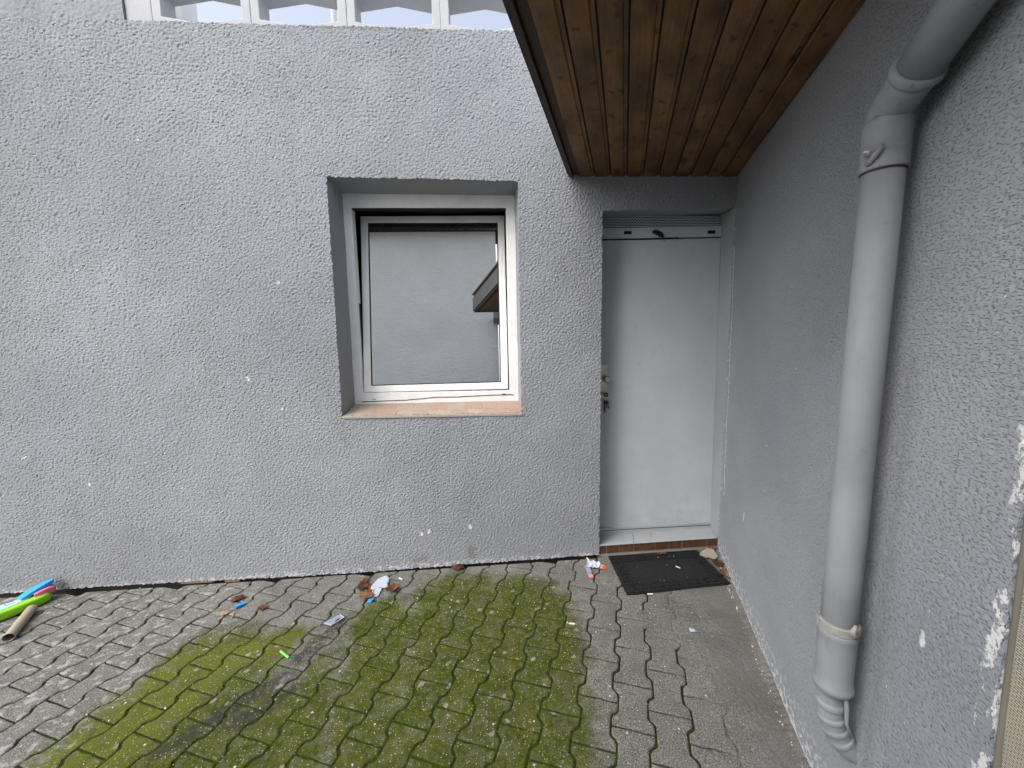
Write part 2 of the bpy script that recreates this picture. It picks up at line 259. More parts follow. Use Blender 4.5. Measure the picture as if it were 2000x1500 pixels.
def m_rubber():
    t = NT('black rubber'); g = t.noise(70, t.pos, 4, .7); d = t.noise(300, t.pos, 3); c = t.mix(t.step(g, .4, .7), (.009, .0095, .011), (.020, .021, .023)); c = t.mix(t.math('MULTIPLY', t.step(d, .66, .72), .5), c, (.16, .155, .14))
    return t.done(c, .6, t.bump(t.math('ADD', g, d), .9, .004), spec=.35)
def m_leaf(name, a, b):
    t = NT(name); n = t.noise(60, t.obj, 4); c = t.mix(t.step(n, .35, .65), a, b); return t.done(c, .7, t.bump(n, .4, .002), spec=.25)
M = dict(front=m_front(), side=m_side(), paver=m_paver(), bed=m_bed(), cement=m_cement(), wood=m_wood(), frame=m_frame(), door=m_door(), pane=m_pane(), pipe=m_pipe(), cream=m_opposite(), weave=m_weave(), rubber=m_rubber(),
         sill=m_tile('sill tile', (.36, .245, .185), (.40, .345, .285), (.26, .17, .125)), riser=m_tile('brown tile', (.110, .052, .026), (.165, .080, .042), (.05, .025, .014), .7), grout=plain('grout', (.36, .34, .30), .9, .2, 40), dark=plain('dark interior', (.02, .02, .022), .9), black=plain('black seal', (.008, .008, .009), .7),
         plinth=plain('plinth', (.06, .058, .055), .95, .3, 12), sheet=plain('sheet metal', (.43, .45, .47), .45, .12, 18, metal=.25), steel=plain('worn steel', (.60, .58, .48), .35, .15, 60, metal=.8), block=plain('painted concrete block', (.45, .46, .475), .85, .12, 6, .003), white=plain('white paper', (.50, .53, .62), .6, .05, 20),
         chim=plain('peeling white paint', (.74, .75, .74), .8, .10, 4), cream2=plain('cream clamp', (.30, .295, .275), .6, .25, 60), leaf=m_leaf('brown leaf', (.095, .040, .018), (.19, .088, .042)), leafd=m_leaf('dark leaf', (.045, .018, .010), (.10, .04, .02)), leafo=m_leaf('pale orange leaf', (.34, .20, .12), (.42, .27, .17)),
         green=plain('lime foam', (.27, .60, .03), .6, .12, 12), pale=plain('pale blue print', (.38, .55, .53), .55, .08, 14), blue=plain('bright blue', (.03, .29, .72), .5, .1, 20), pink=plain('pink', (.60, .15, .22), .6, .1, 20), card=plain('cardboard', (.46, .37, .28), .85, .12, 25), cardp=plain('pale cardboard', (.33, .285, .22), .85, .12, 25),
         orange=plain('red print', (.80, .10, .03), .5, .08, 20), salmon=plain('pale red print', (.85, .27, .21), .5, .08, 20), lime=plain('green plastic', (.20, .68, .14), .4, .06, 30), clear=plain('grey plastic', (.24, .275, .35), .3, .1, 30), stone=plain('white crumb', (.70, .68, .62), .8, .1, 50), roofd=plain('dark eave', (.02, .02, .02), .9), rooft=plain('roof tile', (.22, .215, .21), .8, .2, 8),
         nhouse=plain('neighbour wall', (.30, .29, .28), .9, .15, 3), soil=plain('courtyard soil', (.12, .11, .09), .95, .2, 2), skin=plain('skin', (.50, .28, .19), .55, .08, 20), hair=plain('hair', (.028, .02, .016), .6, .2, 60), jacket=plain('dark jacket', (.05, .055, .065), .85, .2, 30), jeans=plain('jeans', (.05, .07, .12), .9, .2, 40), phone=plain('phone', (.02, .02, .022), .3), darkwood=plain('dark stained board', (.045, .022, .011), .6, .3, 14), slate=plain('dark slate cladding', (.032, .033, .035), .7, .25, 14), ochre=plain('old foam', (.40, .30, .17), .9, .2, 40))

# ------------------------------------------------------------------ plaster relief
def field(n, pitch, wx, wz, bw=.45, seed=0):          # band-passed tileable noise, unit variance
    r = np.random.default_rng(seed); F = np.fft.fft2(r.standard_normal((n, n))); f = np.fft.fftfreq(n, pitch); k = np.sqrt((f[None, :] * wx) ** 2 + (f[:, None] * wz) ** 2)
    F *= np.exp(-((k - 1) / bw) ** 2); a = np.real(np.fft.ifft2(F)); return a / a.std()
PN, PP = 1024, .0025
N1 = field(PN, PP, .0205, .0098, .55, 1); N2 = field(PN, PP, .030, .022, .6, 2); N3 = field(PN, PP, .45, .45, .6, 3); N4 = field(PN, PP, .03, .03, .6, 4); N5 = field(PN, PP, .020, .0098, .5, 5)
def samp(T, x, z):
    X = np.asarray(x) / PP; Z = np.asarray(z) / PP; i = np.floor(X).astype(int); j = np.floor(Z).astype(int); a = X - i; b = Z - j; i0 = i % PN; i1 = (i + 1) % PN; j0 = j % PN; j1 = (j + 1) % PN
    return (T[j0, i0] * (1 - a) + T[j0, i1] * a) * (1 - b) + (T[j1, i0] * (1 - a) + T[j1, i1] * a) * b
def rough_front(x, z): a = samp(N1, x, z + .20 * x + .05 * samp(N3, x * .3, z * .3)); return .0012 * np.tanh(a) - .0023 * np.clip(-a - .65, 0, 1.2) + .0006 * samp(N2, x, z) + .0010 * samp(N3, x, z)
def rough_side(s, z): return .0002 * samp(N2, s, z) + .0010 * samp(N3, s, z) - .0032 * np.clip(samp(N5, s, z - .12 * s) - .85, 0, 1.0) + .0003 * samp(N1, s, z)
class Sheet:                                          # many relief grids joined into one mesh, with a UV in metres
    def __init__(s): s.V = []; s.F = []; s.UV = []; s.n = 0
    def grid(s, P, uv, flip=False):                   # P (a,b,3)
        a, b = P.shape[:2]; idx = np.arange(a * b).reshape(a, b) + s.n; q = np.stack([idx[:-1, :-1], idx[:-1, 1:], idx[1:, 1:], idx[1:, :-1]], -1).reshape(-1, 4)
        s.F.append(q[:, ::-1] if flip else q); s.V.append(P.reshape(-1, 3)); s.UV.append(uv.reshape(-1, 2)); s.n += a * b
    def build(s, name, mat, parent=None, **kw):
        V = np.concatenate(s.V); F = np.concatenate(s.F); UV = np.concatenate(s.UV); me = bpy.data.meshes.new(name)
        me.vertices.add(len(V)); me.vertices.foreach_set('co', V.astype(np.float32).ravel()); me.loops.add(F.size); me.loops.foreach_set('vertex_index', F.astype(np.int32).ravel())
        me.polygons.add(len(F)); me.polygons.foreach_set('loop_start', np.arange(0, F.size, 4, dtype=np.int32)); me.polygons.foreach_set('use_smooth', np.ones(len(F), bool))
        u = me.uv_layers.new(name='UVMap'); u.data.foreach_set('uv', UV[F.ravel()].astype(np.float32).ravel()); me.update(calc_edges=True); me.validate(); me.materials.append(mat)
        o = bpy.data.objects.new(name, me); link(o, parent); tag(o, **kw)
        if parent is not None: off(o, parent)
        return o
def lerp(a, b, t): return a + (b - a) * t
def patch(c00, c10, c11, c01, step, disp, nrm, uvf, jit=0.):   # bilinear patch with relief along nrm
    c = [np.array(k, float) for k in (c00, c10, c11, c01)]; nu = max(2, int(np.ceil(max(np.linalg.norm(c[1] - c[0]), np.linalg.norm(c[2] - c[3])) / step)) + 1); nv = max(2, int(np.ceil(max(np.linalg.norm(c[3] - c[0]), np.linalg.norm(c[2] - c[1])) / step)) + 1)
    u = np.linspace(0, 1, nu)[None, :, None]; v = np.linspace(0, 1, nv)[:, None, None]; P = lerp(lerp(c[0], c[1], u), lerp(c[3], c[2], u), v); uv = uvf(P); d = disp(uv[..., 0], uv[..., 1]); P = P + d[..., None] * np.array(nrm); return P, uv

# ------------------------------------------------------------------ the house front
house = empty('house', (-.5, 2.7, 0), label='grey stucco house front with a white tilted window and a pale metal door', cat='house')
STEP = .004
XB = [(-5.2, -3.4, -2.0, -.966, .202, .737, 1.609)][0]
bot_x = np.array([-5.2, -3.27, -2.79, -2.30, -1.80, -1.29, -.774, -.244, .297, .74, 1.6]); bot_z = np.array([-.075, -.054, -.041, -.038, -.038, -.040, -.033, -.016, -.004, .007, .02])
def zrow(j, x):
    if j == 0: return np.interp(x, bot_x, bot_z)
    if j == 1: return np.interp(x, [-.975, .199], [1.071, 1.054])
    if j == 2: return np.interp(x, [.731, 1.584], [2.339, 2.357])
    if j == 3: return np.interp(x, [-.957, .205], [2.543, 2.519])
    if j == 4: return np.interp(x, [-1.978, .138], [3.372, 3.358])
    return np.full_like(x, 4.4)
def xcol(i, z):
    if i == 3: return np.interp(z, [1.07, 2.54], [-.975, -.957])
    if i == 4: return np.interp(z, [1.06, 2.52], [.199, .205])
    return np.full_like(z, XB[i])
sh = Sheet()
for i in range(6):
    for j in range(5):
        if j == 4 and i > 1: continue
        if i == 3 and j in (1, 2): continue           # the window hole
        if i == 5 and j in (0, 1): continue           # the door hole
        xa, xb = XB[i], XB[i + 1]; zm = [0, 1.06, 2.35, 2.53, 3.37, 4.4]; nu = int(np.ceil((xb - xa) / STEP)) + 1; nv = max(3, int(np.ceil((zm[j + 1] - zm[j]) / STEP)) + 1)
        st = 3 if i == 0 or (i == 5 and j == 3) else 2 if j == 4 else 1
        u = np.linspace(0, 1, nu // st + 1)[None, :]; v = np.linspace(0, 1, nv // st + 1 if j == 4 else nv)[:, None]
        x = lerp(xa, xb, u) + 0 * v
        for _ in range(3): z = lerp(zrow(j, x), zrow(j + 1, x), v); x = lerp(xcol(i, z), xcol(i + 1, z), u)
        z = lerp(zrow(j, x), zrow(j + 1, x), v); jx = .0022 * samp(N4, x + .7, z); jz = .0022 * samp(N4, x, z + .9)
        P = np.stack([x + jx, 2.6 - rough_front(x, z), z + jz], -1); sh.grid(P, np.stack([x, z], -1))
WO = [(-.957, 2.543), (.205, 2.519), (.199, 1.054), (-.975, 1.071)]; WF = [(-.933, 2.508), (.194, 2.495), (.195, 1.099), (-.954, 1.109)]   # wall opening, window frame
def rev(a0, a1, b1, b0, nrm): 
    P, uv = patch(a0, a1, b1, b0, .006, lambda p, q: .5 * rough_front(p, q), nrm, lambda P: np.stack([P[..., 0] + P[..., 1] * .9, P[..., 2] + P[..., 1] * .7], -1)); sh.grid(P, uv)
y0, y1 = 2.602, 2.815
rev((WO[0][0] - .004, y0, WO[0][1] + .004), (WO[1][0] + .004, y0, WO[1][1] + .004), (WF[1][0], y1, WF[1][1]), (WF[0][0], y1, WF[0][1]), (0, 0, -1))
rev((WO[0][0] - .004, y0, WO[0][1] + .004), (WO[3][0] - .004, y0, WO[3][1] - .004), (WF[3][0], y1, WF[3][1] - .03), (WF[0][0], y1, WF[0][1]), (1, 0, 0))
rev((WO[1][0] + .004, y0, WO[1][1] + .004), (WO[2][0] + .004, y0, WO[2][1] - .004), (WF[2][0], y1, WF[2][1] - .03), (WF[1][0], y1, WF[1][1]), (-1, 0, 0))
rev((.737, 2.602, 2.342), (1.602, 2.602, 2.360), (1.62, 2.80, 2.362), (.737, 2.80, 2.342), (0, 0, -1))        # door lintel underside
rev((.733, 2.602, 2.345), (.733, 2.602, -.02), (.733, 2.80, -.02), (.733, 2.80, 2.345), (1, 0, 0))
rev((1.609, 2.603, 2.36), (1.611, 2.603, -.0), (1.643, 2.795, -.0), (1.613, 2.795, 2.36), (-1, 0, 0))
rev((-2.0, 2.602, 3.372), (-2.0, 2.602, 4.4), (-2.0, 2.78, 4.4), (-2.0, 2.78, 3.372), (1, 0, 0))              # side of the left pier
xs = np.linspace(-5.2, .737, 900)[None, :]; vs = np.linspace(0, 1, 5)[:, None]; zb = zrow(0, xs); P = np.stack([xs + 0 * vs, 2.6 - rough_front(xs, zb) * (1 - vs) + .05 * vs, zb + 0 * vs + .004 * vs], -1)
P[..., 2] += .0022 * samp(N4, xs, zb + .9) * (1 - vs); sh.grid(P, np.stack([xs + 0 * vs, zb + 0 * vs], -1))    # thickness of the plaster at its lower edge
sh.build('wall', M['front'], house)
MB().box(-5.2, .73, 2.652, 2.74, -.4, .12).build('plinth', M['plinth'], house)
mb = MB(); X0, X1, Y0, Y1, Z0, Z1 = -5.2, 2.4, 2.66, 4.2, -.1, 3.22
mb.add([(X0, Y0, Z0), (X1, Y0, Z0), (X1, Y1, Z0), (X0, Y1, Z0), (X0, Y0, Z1), (X1, Y0, Z1), (X1, Y1, Z1), (X0, Y1, Z1)], [(0, 1, 2, 3), (4, 5, 6, 7), (3, 2, 6, 7), (0, 3, 7, 4), (1, 2, 6, 5)])
mb.build('interior', M['dark'], house)
MB().box(-5.2, 2.4, 2.625, 8.0, 3.225, 3.345).build('terrace_slab', M['block'], house)
for (x, z, wd) in ((-2.03, -.035, .22), (-1.80, -.040, .10)):
    b = MB().box(x - wd / 2, x + wd / 2, 2.612, 2.65, z - .026, z - .008); bevel(b.build('filler_strip', M['ochre'], house), .006)

# breeze blocks of the terrace parapet
def breeze(cx, z0):
    wv, hh, d = .539, .243, .12; x0, x1 = cx - wv / 2 + .0004, cx + wv / 2 - .0004; z1 = z0 + hh - .003; ya = 2.612; cs = []
    side = .049; o = [(x0, z0), (cx, z0), (x1, z0), (x1, (z0 + z1) / 2), (x1, z1), (cx, z1), (x0, z1), (x0, (z0 + z1) / 2)]; m = (z0 + z1) / 2
    i = [(x0 + side, z0 + .052), (cx, z0 + .018), (x1 - side, z0 + .052), (x1 - side, m), (x1 - side, z1 - .056), (cx, z1 - .020), (x0 + side, z1 - .056), (x0 + side, m)]
    v = [(p[0], y, p[1]) for y in (ya, ya + d) for p in o + i]; f = []
    for k in range(8):
        j = (k + 1) % 8; f += [(k, j, 8 + j, 8 + k), (16 + k, 24 + k, 24 + j, 16 + j), (k, 16 + k, 16 + j, j), (8 + k, 8 + j, 24 + j, 24 + k)]
    return v, f
for row in range(2):
    for k in range(5):
        v, f = breeze(-1.5825 + .539 * k, 3.352 + row * .243 - .004 * k * (1 - row)); v = [(a + random.uniform(-.001, .001), b + random.uniform(-.001, .001), c + random.uniform(-.001, .001)) for a, b, c in v]
        bevel(obj('breeze_block', v, f, M['block'], house), .004, 2)
bevel(MB().box(-1.996, -1.855, 2.613, 2.735, 3.354, 3.835).build('parapet_post', M['block'], house), .005)

# window
WY = 2.8
win_in = [(-.884, 2.422), (.135, 2.418), (.133, 1.178), (-.893, 1.189)]
def L4(c, y, d=0.):                                   # loop at depth y, grown outwards by d
    cx = sum(p[0] for p in c) / 4; cz = sum(p[1] for p in c) / 4
    return [(p[0] + d * (1 if p[0] > cx else -1), y, p[1] + d * (1 if p[1] > cz else -1)) for p in c]
mb = MB(); mb.ring(L4(WF, WY, .012), L4(win_in, WY), L4(WF, WY + .07, .012), L4(win_in, WY + .07))
window = bevel(mb.build('window', M['frame'], house), .004)
mb = MB(); mb.box(-.889, .139, WY + .006, WY + .068, 2.4145, 2.4245); mb.box(-.8925, -.8885, WY + .03, WY + .068, 1.20, 2.4140); mb.build('rebate_shade', M['black'], window)  # black strips added for the shade under the frame top and left gap
TL = math.tan(math.radians(8)); zb0 = 1.189
def tilt(x, z, dd=0.): n = Vector((0, -math.cos(math.radians(8)), math.sin(math.radians(8)))); p = Vector((x, WY - .003 + (z - zb0) * TL, z)) - n * dd; return tuple(p)
SO = [(-.880, 2.416), (.130, 2.416), (.124, 1.187), (-.886, 1.191)]; SI = [(-.830, 2.369), (.082, 2.366), (.075, 1.236), (-.836, 1.236)]
mb = MB(); mb.ring([tilt(*p) for p in SO], [tilt(*p) for p in SI], [tilt(p[0], p[1], .06) for p in SO], [tilt(p[0], p[1], .06) for p in SI]); sash = bevel(mb.build('sash', M['frame'], window), .005, 3)
gi = [(p[0] + (.008 if p[0] < 0 else -.008), p[1] + (.007 if p[1] < 2 else -.008)) for p in SI]
mb = MB(); mb.ring([tilt(p[0], p[1], .003) for p in SI], [tilt(p[0], p[1], .0055) for p in gi], [tilt(p[0], p[1], .03) for p in SI], [tilt(p[0], p[1], .03) for p in gi]); mb.build('gasket', M['black'], window)
mb = MB(); mb.prism([tilt(p[0], p[1], .007) for p in SI], [tilt(p[0], p[1], .020) for p in SI]); mb.build('pane', M['pane'], window)
cv = [(-.86, 2.421), (-.66, 2.415), (-.5, 2.419), (-.3, 2.41), (-.1, 2.416), (.12, 2.418)]
MB().tube([(x, WY + .05, z - .004) for x, z in cv], .006, 8).build('seal', M['black'], window, smooth=True)
cr = [(-.905, 1.137), (-.60, 1.140), (-.47, 1.148), (-.40, 1.155), (-.25, 1.152), (0, 1.158), (.14, 1.158), (.165, 1.154)]
MB().tube([(x, WY - .0005, z - .012) for x, z in cr], .0028, 6).build('crack', M['black'], window)
for x, z in ((-.82, 1.140), (.09, 1.152)): MB().box(x - .012, x + .012, WY - .001, WY + .01, z - .003, z + .001).build('drain_slot', M['black'], window)

# tiled sill
sill = MB().prism([(-.972, 2.594, 1.052), (.206, 2.594, 1.036), (.196, WY + .02, 1.082), (-.952, WY + .02, 1.092)], [(-.972, 2.594, 1.064), (.206, 2.594, 1.049), (.196, WY + .02, 1.103), (-.952, WY + .02, 1.112)]).build('window_sill', M['grout'], house)
def sp(fx, fy, h):                                    # fx 0..1 along, fy 0 front..1 back
    a = Vector((-.972, 2.594, 1.064)).lerp(Vector((.206, 2.594, 1.049)), fx); b = Vector((-.952, WY + .02, 1.112)).lerp(Vector((.196, WY + .02, 1.103)), fx); p = a.lerp(b, fy); p.z += h; return p
def tile_on(f, x0, x1, y0, y1, h, g, parent, mat):
    g2 = g; lo = [f(x0 + g, y0 + g2, -.002), f(x1 - g, y0 + g2, -.002), f(x1 - g, y1 - g2, -.002), f(x0 + g, y1 - g2, -.002)]; k = g * .9
    mid = [f(x0 + g, y0 + g2, h * .6), f(x1 - g, y0 + g2, h * .6), f(x1 - g, y1 - g2, h * .6), f(x0 + g, y1 - g2, h * .6)]; hi = [f(x0 + g + k, y0 + g2 + k, h), f(x1 - g - k, y0 + g2 + k, h), f(x1 - g - k, y1 - g2 - k, h), f(x0 + g + k, y1 - g2 - k, h)]
    v = lo + mid + hi; F = [(8, 9, 10, 11)]
    for q in (0, 4): F += [(q + i, q + (i + 1) % 4, q + 4 + (i + 1) % 4, q + 4 + i) for i in range(4)]
    return obj('tile', v, F, mat, parent)
front = [.0, .05, .15, .29, .39, .465, .60, .69, .775, .92, 1.0]; back = [.0, .045, .135, .27, .37, .46, .57, .66, .78, .87, 1.0]
for i in range(10):
    tile_on(sp, front[i], front[i + 1], .02, .36, .0022 + random.uniform(0, .001), .0018, sill, M['sill']); tile_on(sp, back[i], back[i + 1], .37, .93, .0022 + random.uniform(0, .001), .0018, sill, M['sill'])

# door
DY = 2.76
door = bevel(MB().prism([(.742, DY, 2.192), (1.613, DY, 2.203), (1.640, DY, .130), (.742, DY, .124)], [(.742, DY + .045, 2.192), (1.613, DY + .045, 2.203), (1.640, DY + .045, .130), (.742, DY + .045, .124)]).build('door', M['door'], house), .003)
MB().prism([(.742, DY - .004, 2.270), (1.611, DY - .004, 2.280), (1.613, DY - .004, 2.212), (.742, DY - .004, 2.201)], [(.742, DY + .03, 2.270), (1.611, DY + .03, 2.280), (1.613, DY + .03, 2.212), (.742, DY + .03, 2.201)]).build('top_rail', M['door'], door)
MB().box(.742, 1.615, DY + .02, DY + .05, 2.18, 2.36).build('vent_back', M['black'], door)
mb = MB(); rows = 8; zt0, zt1 = 2.272, 2.348
for r in range(rows):
    z = lerp(zt0, zt1, r / (rows - 1)); mb.box(.742, 1.610, DY, DY + .004, z - .0018, z + .0018)
    if r < rows - 1:
        zz = lerp(zt0, zt1, (r + .5) / (rows - 1)); n = 46
        for c in range(n): x = lerp(.75, 1.605, (c + .5 * (r % 2)) / n); mb.box(x - .0022, x + .0022, DY + .0005, DY + .0035, zz - .0038, zz + .0038)
mb.build('vent_grille', M['door'], door, kind='stuff')
for x in (.957, 1.541): MB().box(x - .026, x + .026, DY - .006, DY, 2.231, 2.252).build('vent_slot', M['black'], door)
rr = random.Random(4); mb = MB(); mb.tube([(1.125, DY - .010, 2.243), (1.14, DY - .013, 2.245), (1.16, DY - .015, 2.238), (1.18, DY - .015, 2.227), (1.197, DY - .012, 2.217), (1.20, DY - .01, 2.214)], [.007, .0125, .015, .0145, .010, .004], 12)
for k in range(60): x = rr.uniform(1.13, 1.195); z = 2.243 - (x - 1.13) * .40; a = rr.uniform(0, 6.28); mb.tube([(x, DY - .015, z), (x + math.cos(a) * .02 * rr.random(), DY - .02, z + math.sin(a) * .02)], [.0015, .0006], 4)
mb.build('torn_seal', M['black'], door)
MB().tube([(.75, DY - .004, 2.197), (1.0, DY - .004, 2.199), (1.20, DY - .005, 2.2025), (1.31, DY - .006, 2.203), (1.318, DY - .008, 2.198)], [.0042, .0046, .0048, .006, .003], 8).build('gap_seal', M['black'], door)
MB().tube([(1.198, DY - .006, 2.205), (1.206, DY - .012, 2.19), (1.212, DY - .010, 2.182)], .0013, 5).build('thread', M['black'], door)
bevel(MB().prism([(.742, DY - .012, .126), (1.640, DY - .012, .132), (1.643, DY - .012, .072), (.742, DY - .012, .062)], [(.742, DY + .03, .126), (1.640, DY + .03, .132), (1.643, DY + .03, .072), (.742, DY + .03, .062)]).build('bottom_rail', M['sheet'], door), .004)
MB().tube([(.745, DY - .013, .104), (1.1, DY - .013, .108), (1.63, DY - .013, .110)], .0022, 6).build('rail_groove', M['black'], door)
plate = bevel(MB().box(.760, .828, DY - .008, DY, 1.095, 1.348).build('handle_plate', M['steel'], door), .003)
mb = MB(); prof = [(0, .010), (.012, .010), (.020, .016), (.026, .0235), (.036, .0255), (.044, .022), (.048, .012), (.0485, .001)]; mb.tube([(.818, DY - .008 - a, 1.246) for a, _ in prof], [b for _, b in prof], 24); mb.build('knob', M['steel'], door, smooth=True)
MB().tube([(.805, DY - .008, 1.140), (.805, DY - .020, 1.140)], .0135, 20).build('lock_cylinder', M['steel'], door, smooth=False)

# door step
step = bevel(MB().prism([(.738, 2.600, .069), (1.598, 2.600, .084), (1.645, 2.79, .078), (.738, 2.79, .066)], [(.738, 2.600, .0745), (1.598, 2.600, .0895), (1.645, 2.79, .083), (.738, 2.79, .0715)]).build('door_step', M['sheet'], house), .002)
MB().prism([(.738, 2.614, -.05), (1.612, 2.614, -.04), (1.65, 2.80, -.04), (.738, 2.80, -.05)], [(.738, 2.614, .068), (1.612, 2.614, .083), (1.65, 2.80, .077), (.738, 2.80, .066)]).build('step_core', M['grout'], step)
rz = lambda x: (.009 + (x - .74) * .018, .066 + (x - .74) * .0175)
def sr(fx, fy, h): x = lerp(.738, 1.612, fx); a, b = rz(x); return Vector((x, 2.614 - h, lerp(a, b, fy)))
bx = [0, .062, .165, .286, .468, .58, .69, .90, 1.0]
for i in range(8): tile_on(sr, bx[i], bx[i + 1], .0, 1.0, .006 + random.uniform(0, .0015), .0035, step, M['riser'])
for x in (.985, 1.12): MB().prism([(x - .0015, 2.60, .0785), (x + .0015, 2.60, .0785), (x + .05, 2.745, .0775), (x + .047, 2.745, .0775)], [(x - .0015, 2.60, .0792), (x + .0015, 2.60, .0792), (x + .05, 2.745, .0782), (x + .047, 2.745, .0782)]).build('seam', M['plinth'], step)

# ------------------------------------------------------------------ side wall
side = empty('side_wall', rw(-1, 0), label='grey pitted stucco side wall running from the door corner towards the viewer', cat='wall')
sh = Sheet(); s0, s1 = -2.100, .03; ns, nz = int((s1 - s0) / .0045), int(2.62 / .0045)
s = np.linspace(s0, s1, ns)[None, :]; v = np.linspace(0, 1, nz)[:, None]
xg = C0[0] + RD[0] * s; zlo = np.interp(s, [-2.2, -1.5, -.9, -.4, .05], [-.02, -.012, -.012, -.01, -.005]); z = lerp(zlo, 2.60, v); ss = s + (.0022 * samp(N4, s * 0 + .3, z) - np.interp(z, [.7, 1.33], [.027, .002])) * np.exp(-(s - s0) / .07)
d = rough_side(ss, z); d = d * 1.0
P = np.stack([C0[0] + RD[0] * ss + ND[0] * d, C0[1] + RD[1] * ss + ND[1] * d, z], -1); sh.grid(P, np.stack([ss, z], -1), True)
t_ = np.linspace(0, .22, 30)[None, :]; zz = z[::2, :1]; e = ss[::2, :1]; dd = d[::2, :1] * np.exp(-t_ / .02)
P = np.stack([C0[0] + RD[0] * e + ND[0] * (dd - t_), C0[1] + RD[1] * e + ND[1] * (dd - t_), zz + 0 * t_], -1); sh.grid(P, np.stack([e - t_, zz + 0 * t_], -1), False)
s2 = np.linspace(s0, s1, 120)[None, :]; z2 = np.linspace(2.60, 3.05, 26)[:, None]; d2 = rough_side(s2, z2); sh.grid(np.stack([C0[0] + RD[0] * s2 + ND[0] * d2, C0[1] + RD[1] * s2 + ND[1] * d2, z2 + 0 * s2], -1), np.stack([s2 + 0 * z2, z2 + 0 * s2], -1), True)
sh.build('plaster', M['side'], side)
mb = MB(); q = [rw(s0 + .03, -.3, -.03), rw(.12, -.3, -.03), rw(.12, -.3, -.23), rw(s0 + .03, -.3, -.23)]; mb.prism(q, [(a, b, 3.04) for a, b, _ in q]).build('core', M['plinth'], side)

# ------------------------------------------------------------------ ground: joints, pavers, cement smear
PA = math.radians(19.7); PU = np.array([math.cos(PA), -math.sin(PA)]); PV = np.array([math.sin(PA), math.cos(PA)]); PO = np.array([.3625, 1.33]); LL, PP2, AMP, GAP = .2145, .149, .0130, .0080
def tri(v): return np.clip((np.abs(v) - .25 * LL) / (.05 * LL), -1, 1)
def on_floor(x, y): return y < 2.640 and ((np.array([x, y]) - C0) @ ND) > -.02
def bed_z(x, y):
    return GZ(x) - .0075
sh = Sheet(); xs = np.arange(-4.0, 2.0, .009)[None, :]; ys = np.arange(.95, 2.66, .009)[:, None]; X = xs + 0 * ys; Y = ys + 0 * xs
def soft(X, Y, lst):
    o = np.zeros_like(X)
    for a, b, r, so_, am in lst:
        a = np.array(a); d = np.array(b) - a; t = np.clip(((X - a[0]) * d[0] + (Y - a[1]) * d[1]) / (d @ d), 0, 1); di = np.hypot(X - a[0] - t * d[0], Y - a[1] - t * d[1]); o = np.maximum(o, np.clip((r + so_ - di) / (2 * so_), 0, 1))
    return o
mo = soft(X, Y, [(a, b, r + .1, .15, 0) for a, b, r, _, _ in MOSS + BRIGHT]); Z = GZ(X) - .0085 + .0030 * mo + (.0010 + .0010 * mo) * np.clip(samp(N4, X, Y), -2, 1.5) + .0006 * samp(N2, X, Y) - .07 * ((Y > 2.588) & (X < .735))
sh.grid(np.stack([X, Y, Z], -1), np.stack([X, Y], -1)); pavement = sh.build('pavement', M['bed'], None, kind='structure')
def paver_outline(v0, jr, cut=None):                  # outline in local (u,v), centre at 0
    hv = LL / 2 - GAP / 2; vs = [-hv, -.36 * LL, -.30 * LL, -.25 * LL, -.20 * LL, -.08 * LL, .08 * LL, .20 * LL, .25 * LL, .30 * LL, .36 * LL, hv]
    hwf = lambda v: PP2 / 2 + AMP * min(float(tri(v - .0042)), float(tri(v)), float(tri(v + .0042))) - GAP / 2
    r = [(hwf(v) + jr.gauss(0, .0007), v + jr.gauss(0, .0006)) for v in vs]; l = [(-hwf(v) + jr.gauss(0, .0007), v + jr.gauss(0, .0006)) for v in reversed(vs)]
    e1 = [(x, hv + jr.gauss(0, .0008)) for x in (.045, 0, -.045)]; e0 = [(x, -hv + jr.gauss(0, .0008)) for x in (-.045, 0, .045)]; return r + e1 + l + e0
def paver_verts(o, jr):
    n = len(o); c = .0068; v = []; f = []; sc = lambda p, k: (p[0] - math.copysign(min(k, abs(p[0])), p[0]), p[1] - math.copysign(min(k, abs(p[1])), p[1]) * (1 if abs(p[1]) > .09 else 0))
    for z, k in ((-.03, 0), (-.0040, 0), (-.0012, c * .45), (0, c)): v += [(*sc(p, k * (1 + .35 * jr.gauss(0, 1)) if k else 0), z) for p in o]
    for r in range(3): f += [(r * n + i, r * n + (i + 1) % n, (r + 1) * n + (i + 1) % n, (r + 1) * n + i) for i in range(n)]
    v.append((0, 0, .0006)); f += [(3 * n + i, 3 * n + (i + 1) % n, 4 * n) for i in range(n)]; return v, f
jr = random.Random(3); protos = []
for k in range(10):
    v, f = paver_verts(paver_outline(0, jr), jr); me = bpy.data.meshes.new('paver'); me.from_pydata(v, [], f); me.materials.append(M['paver']); me.update(); protos.append(me)
cells = []; basis = Matrix(((PU[0], PV[0], 0, 0), (PU[1], PV[1], 0, 0), (0, 0, 1, 0), (0, 0, 0, 1))); tiltm = Matrix.Rotation(-math.atan(.016), 4, 'Y')
CAMP = np.array([0., 0.])
for i in range(-40, 30):
    for j in range(-40, 30):
        c = PO + PU * (i * PP2) + PV * ((j + .5 + .5 * (i % 2)) * LL)
        if not (-5.0 < c[0] < 2.2 and -2.9 < c[1] < 2.8): continue
        if c[1] > (2.588 if c[0] < .66 else 2.645) + .09 or (c - C0) @ ND < -.06: continue
        clip = c[1] + .15 > 2.588 or (c - C0) @ ND < .12
        # what the camera's frame shows, with a margin
        vis = c[1] > 1.12 and c[0] > -1.36 * c[1] - .12
        cells.append((c, clip, vis))
stuffV = MB(); npv = 0
def clip_poly(o, c):
    bm = bmesh.new(); return bm
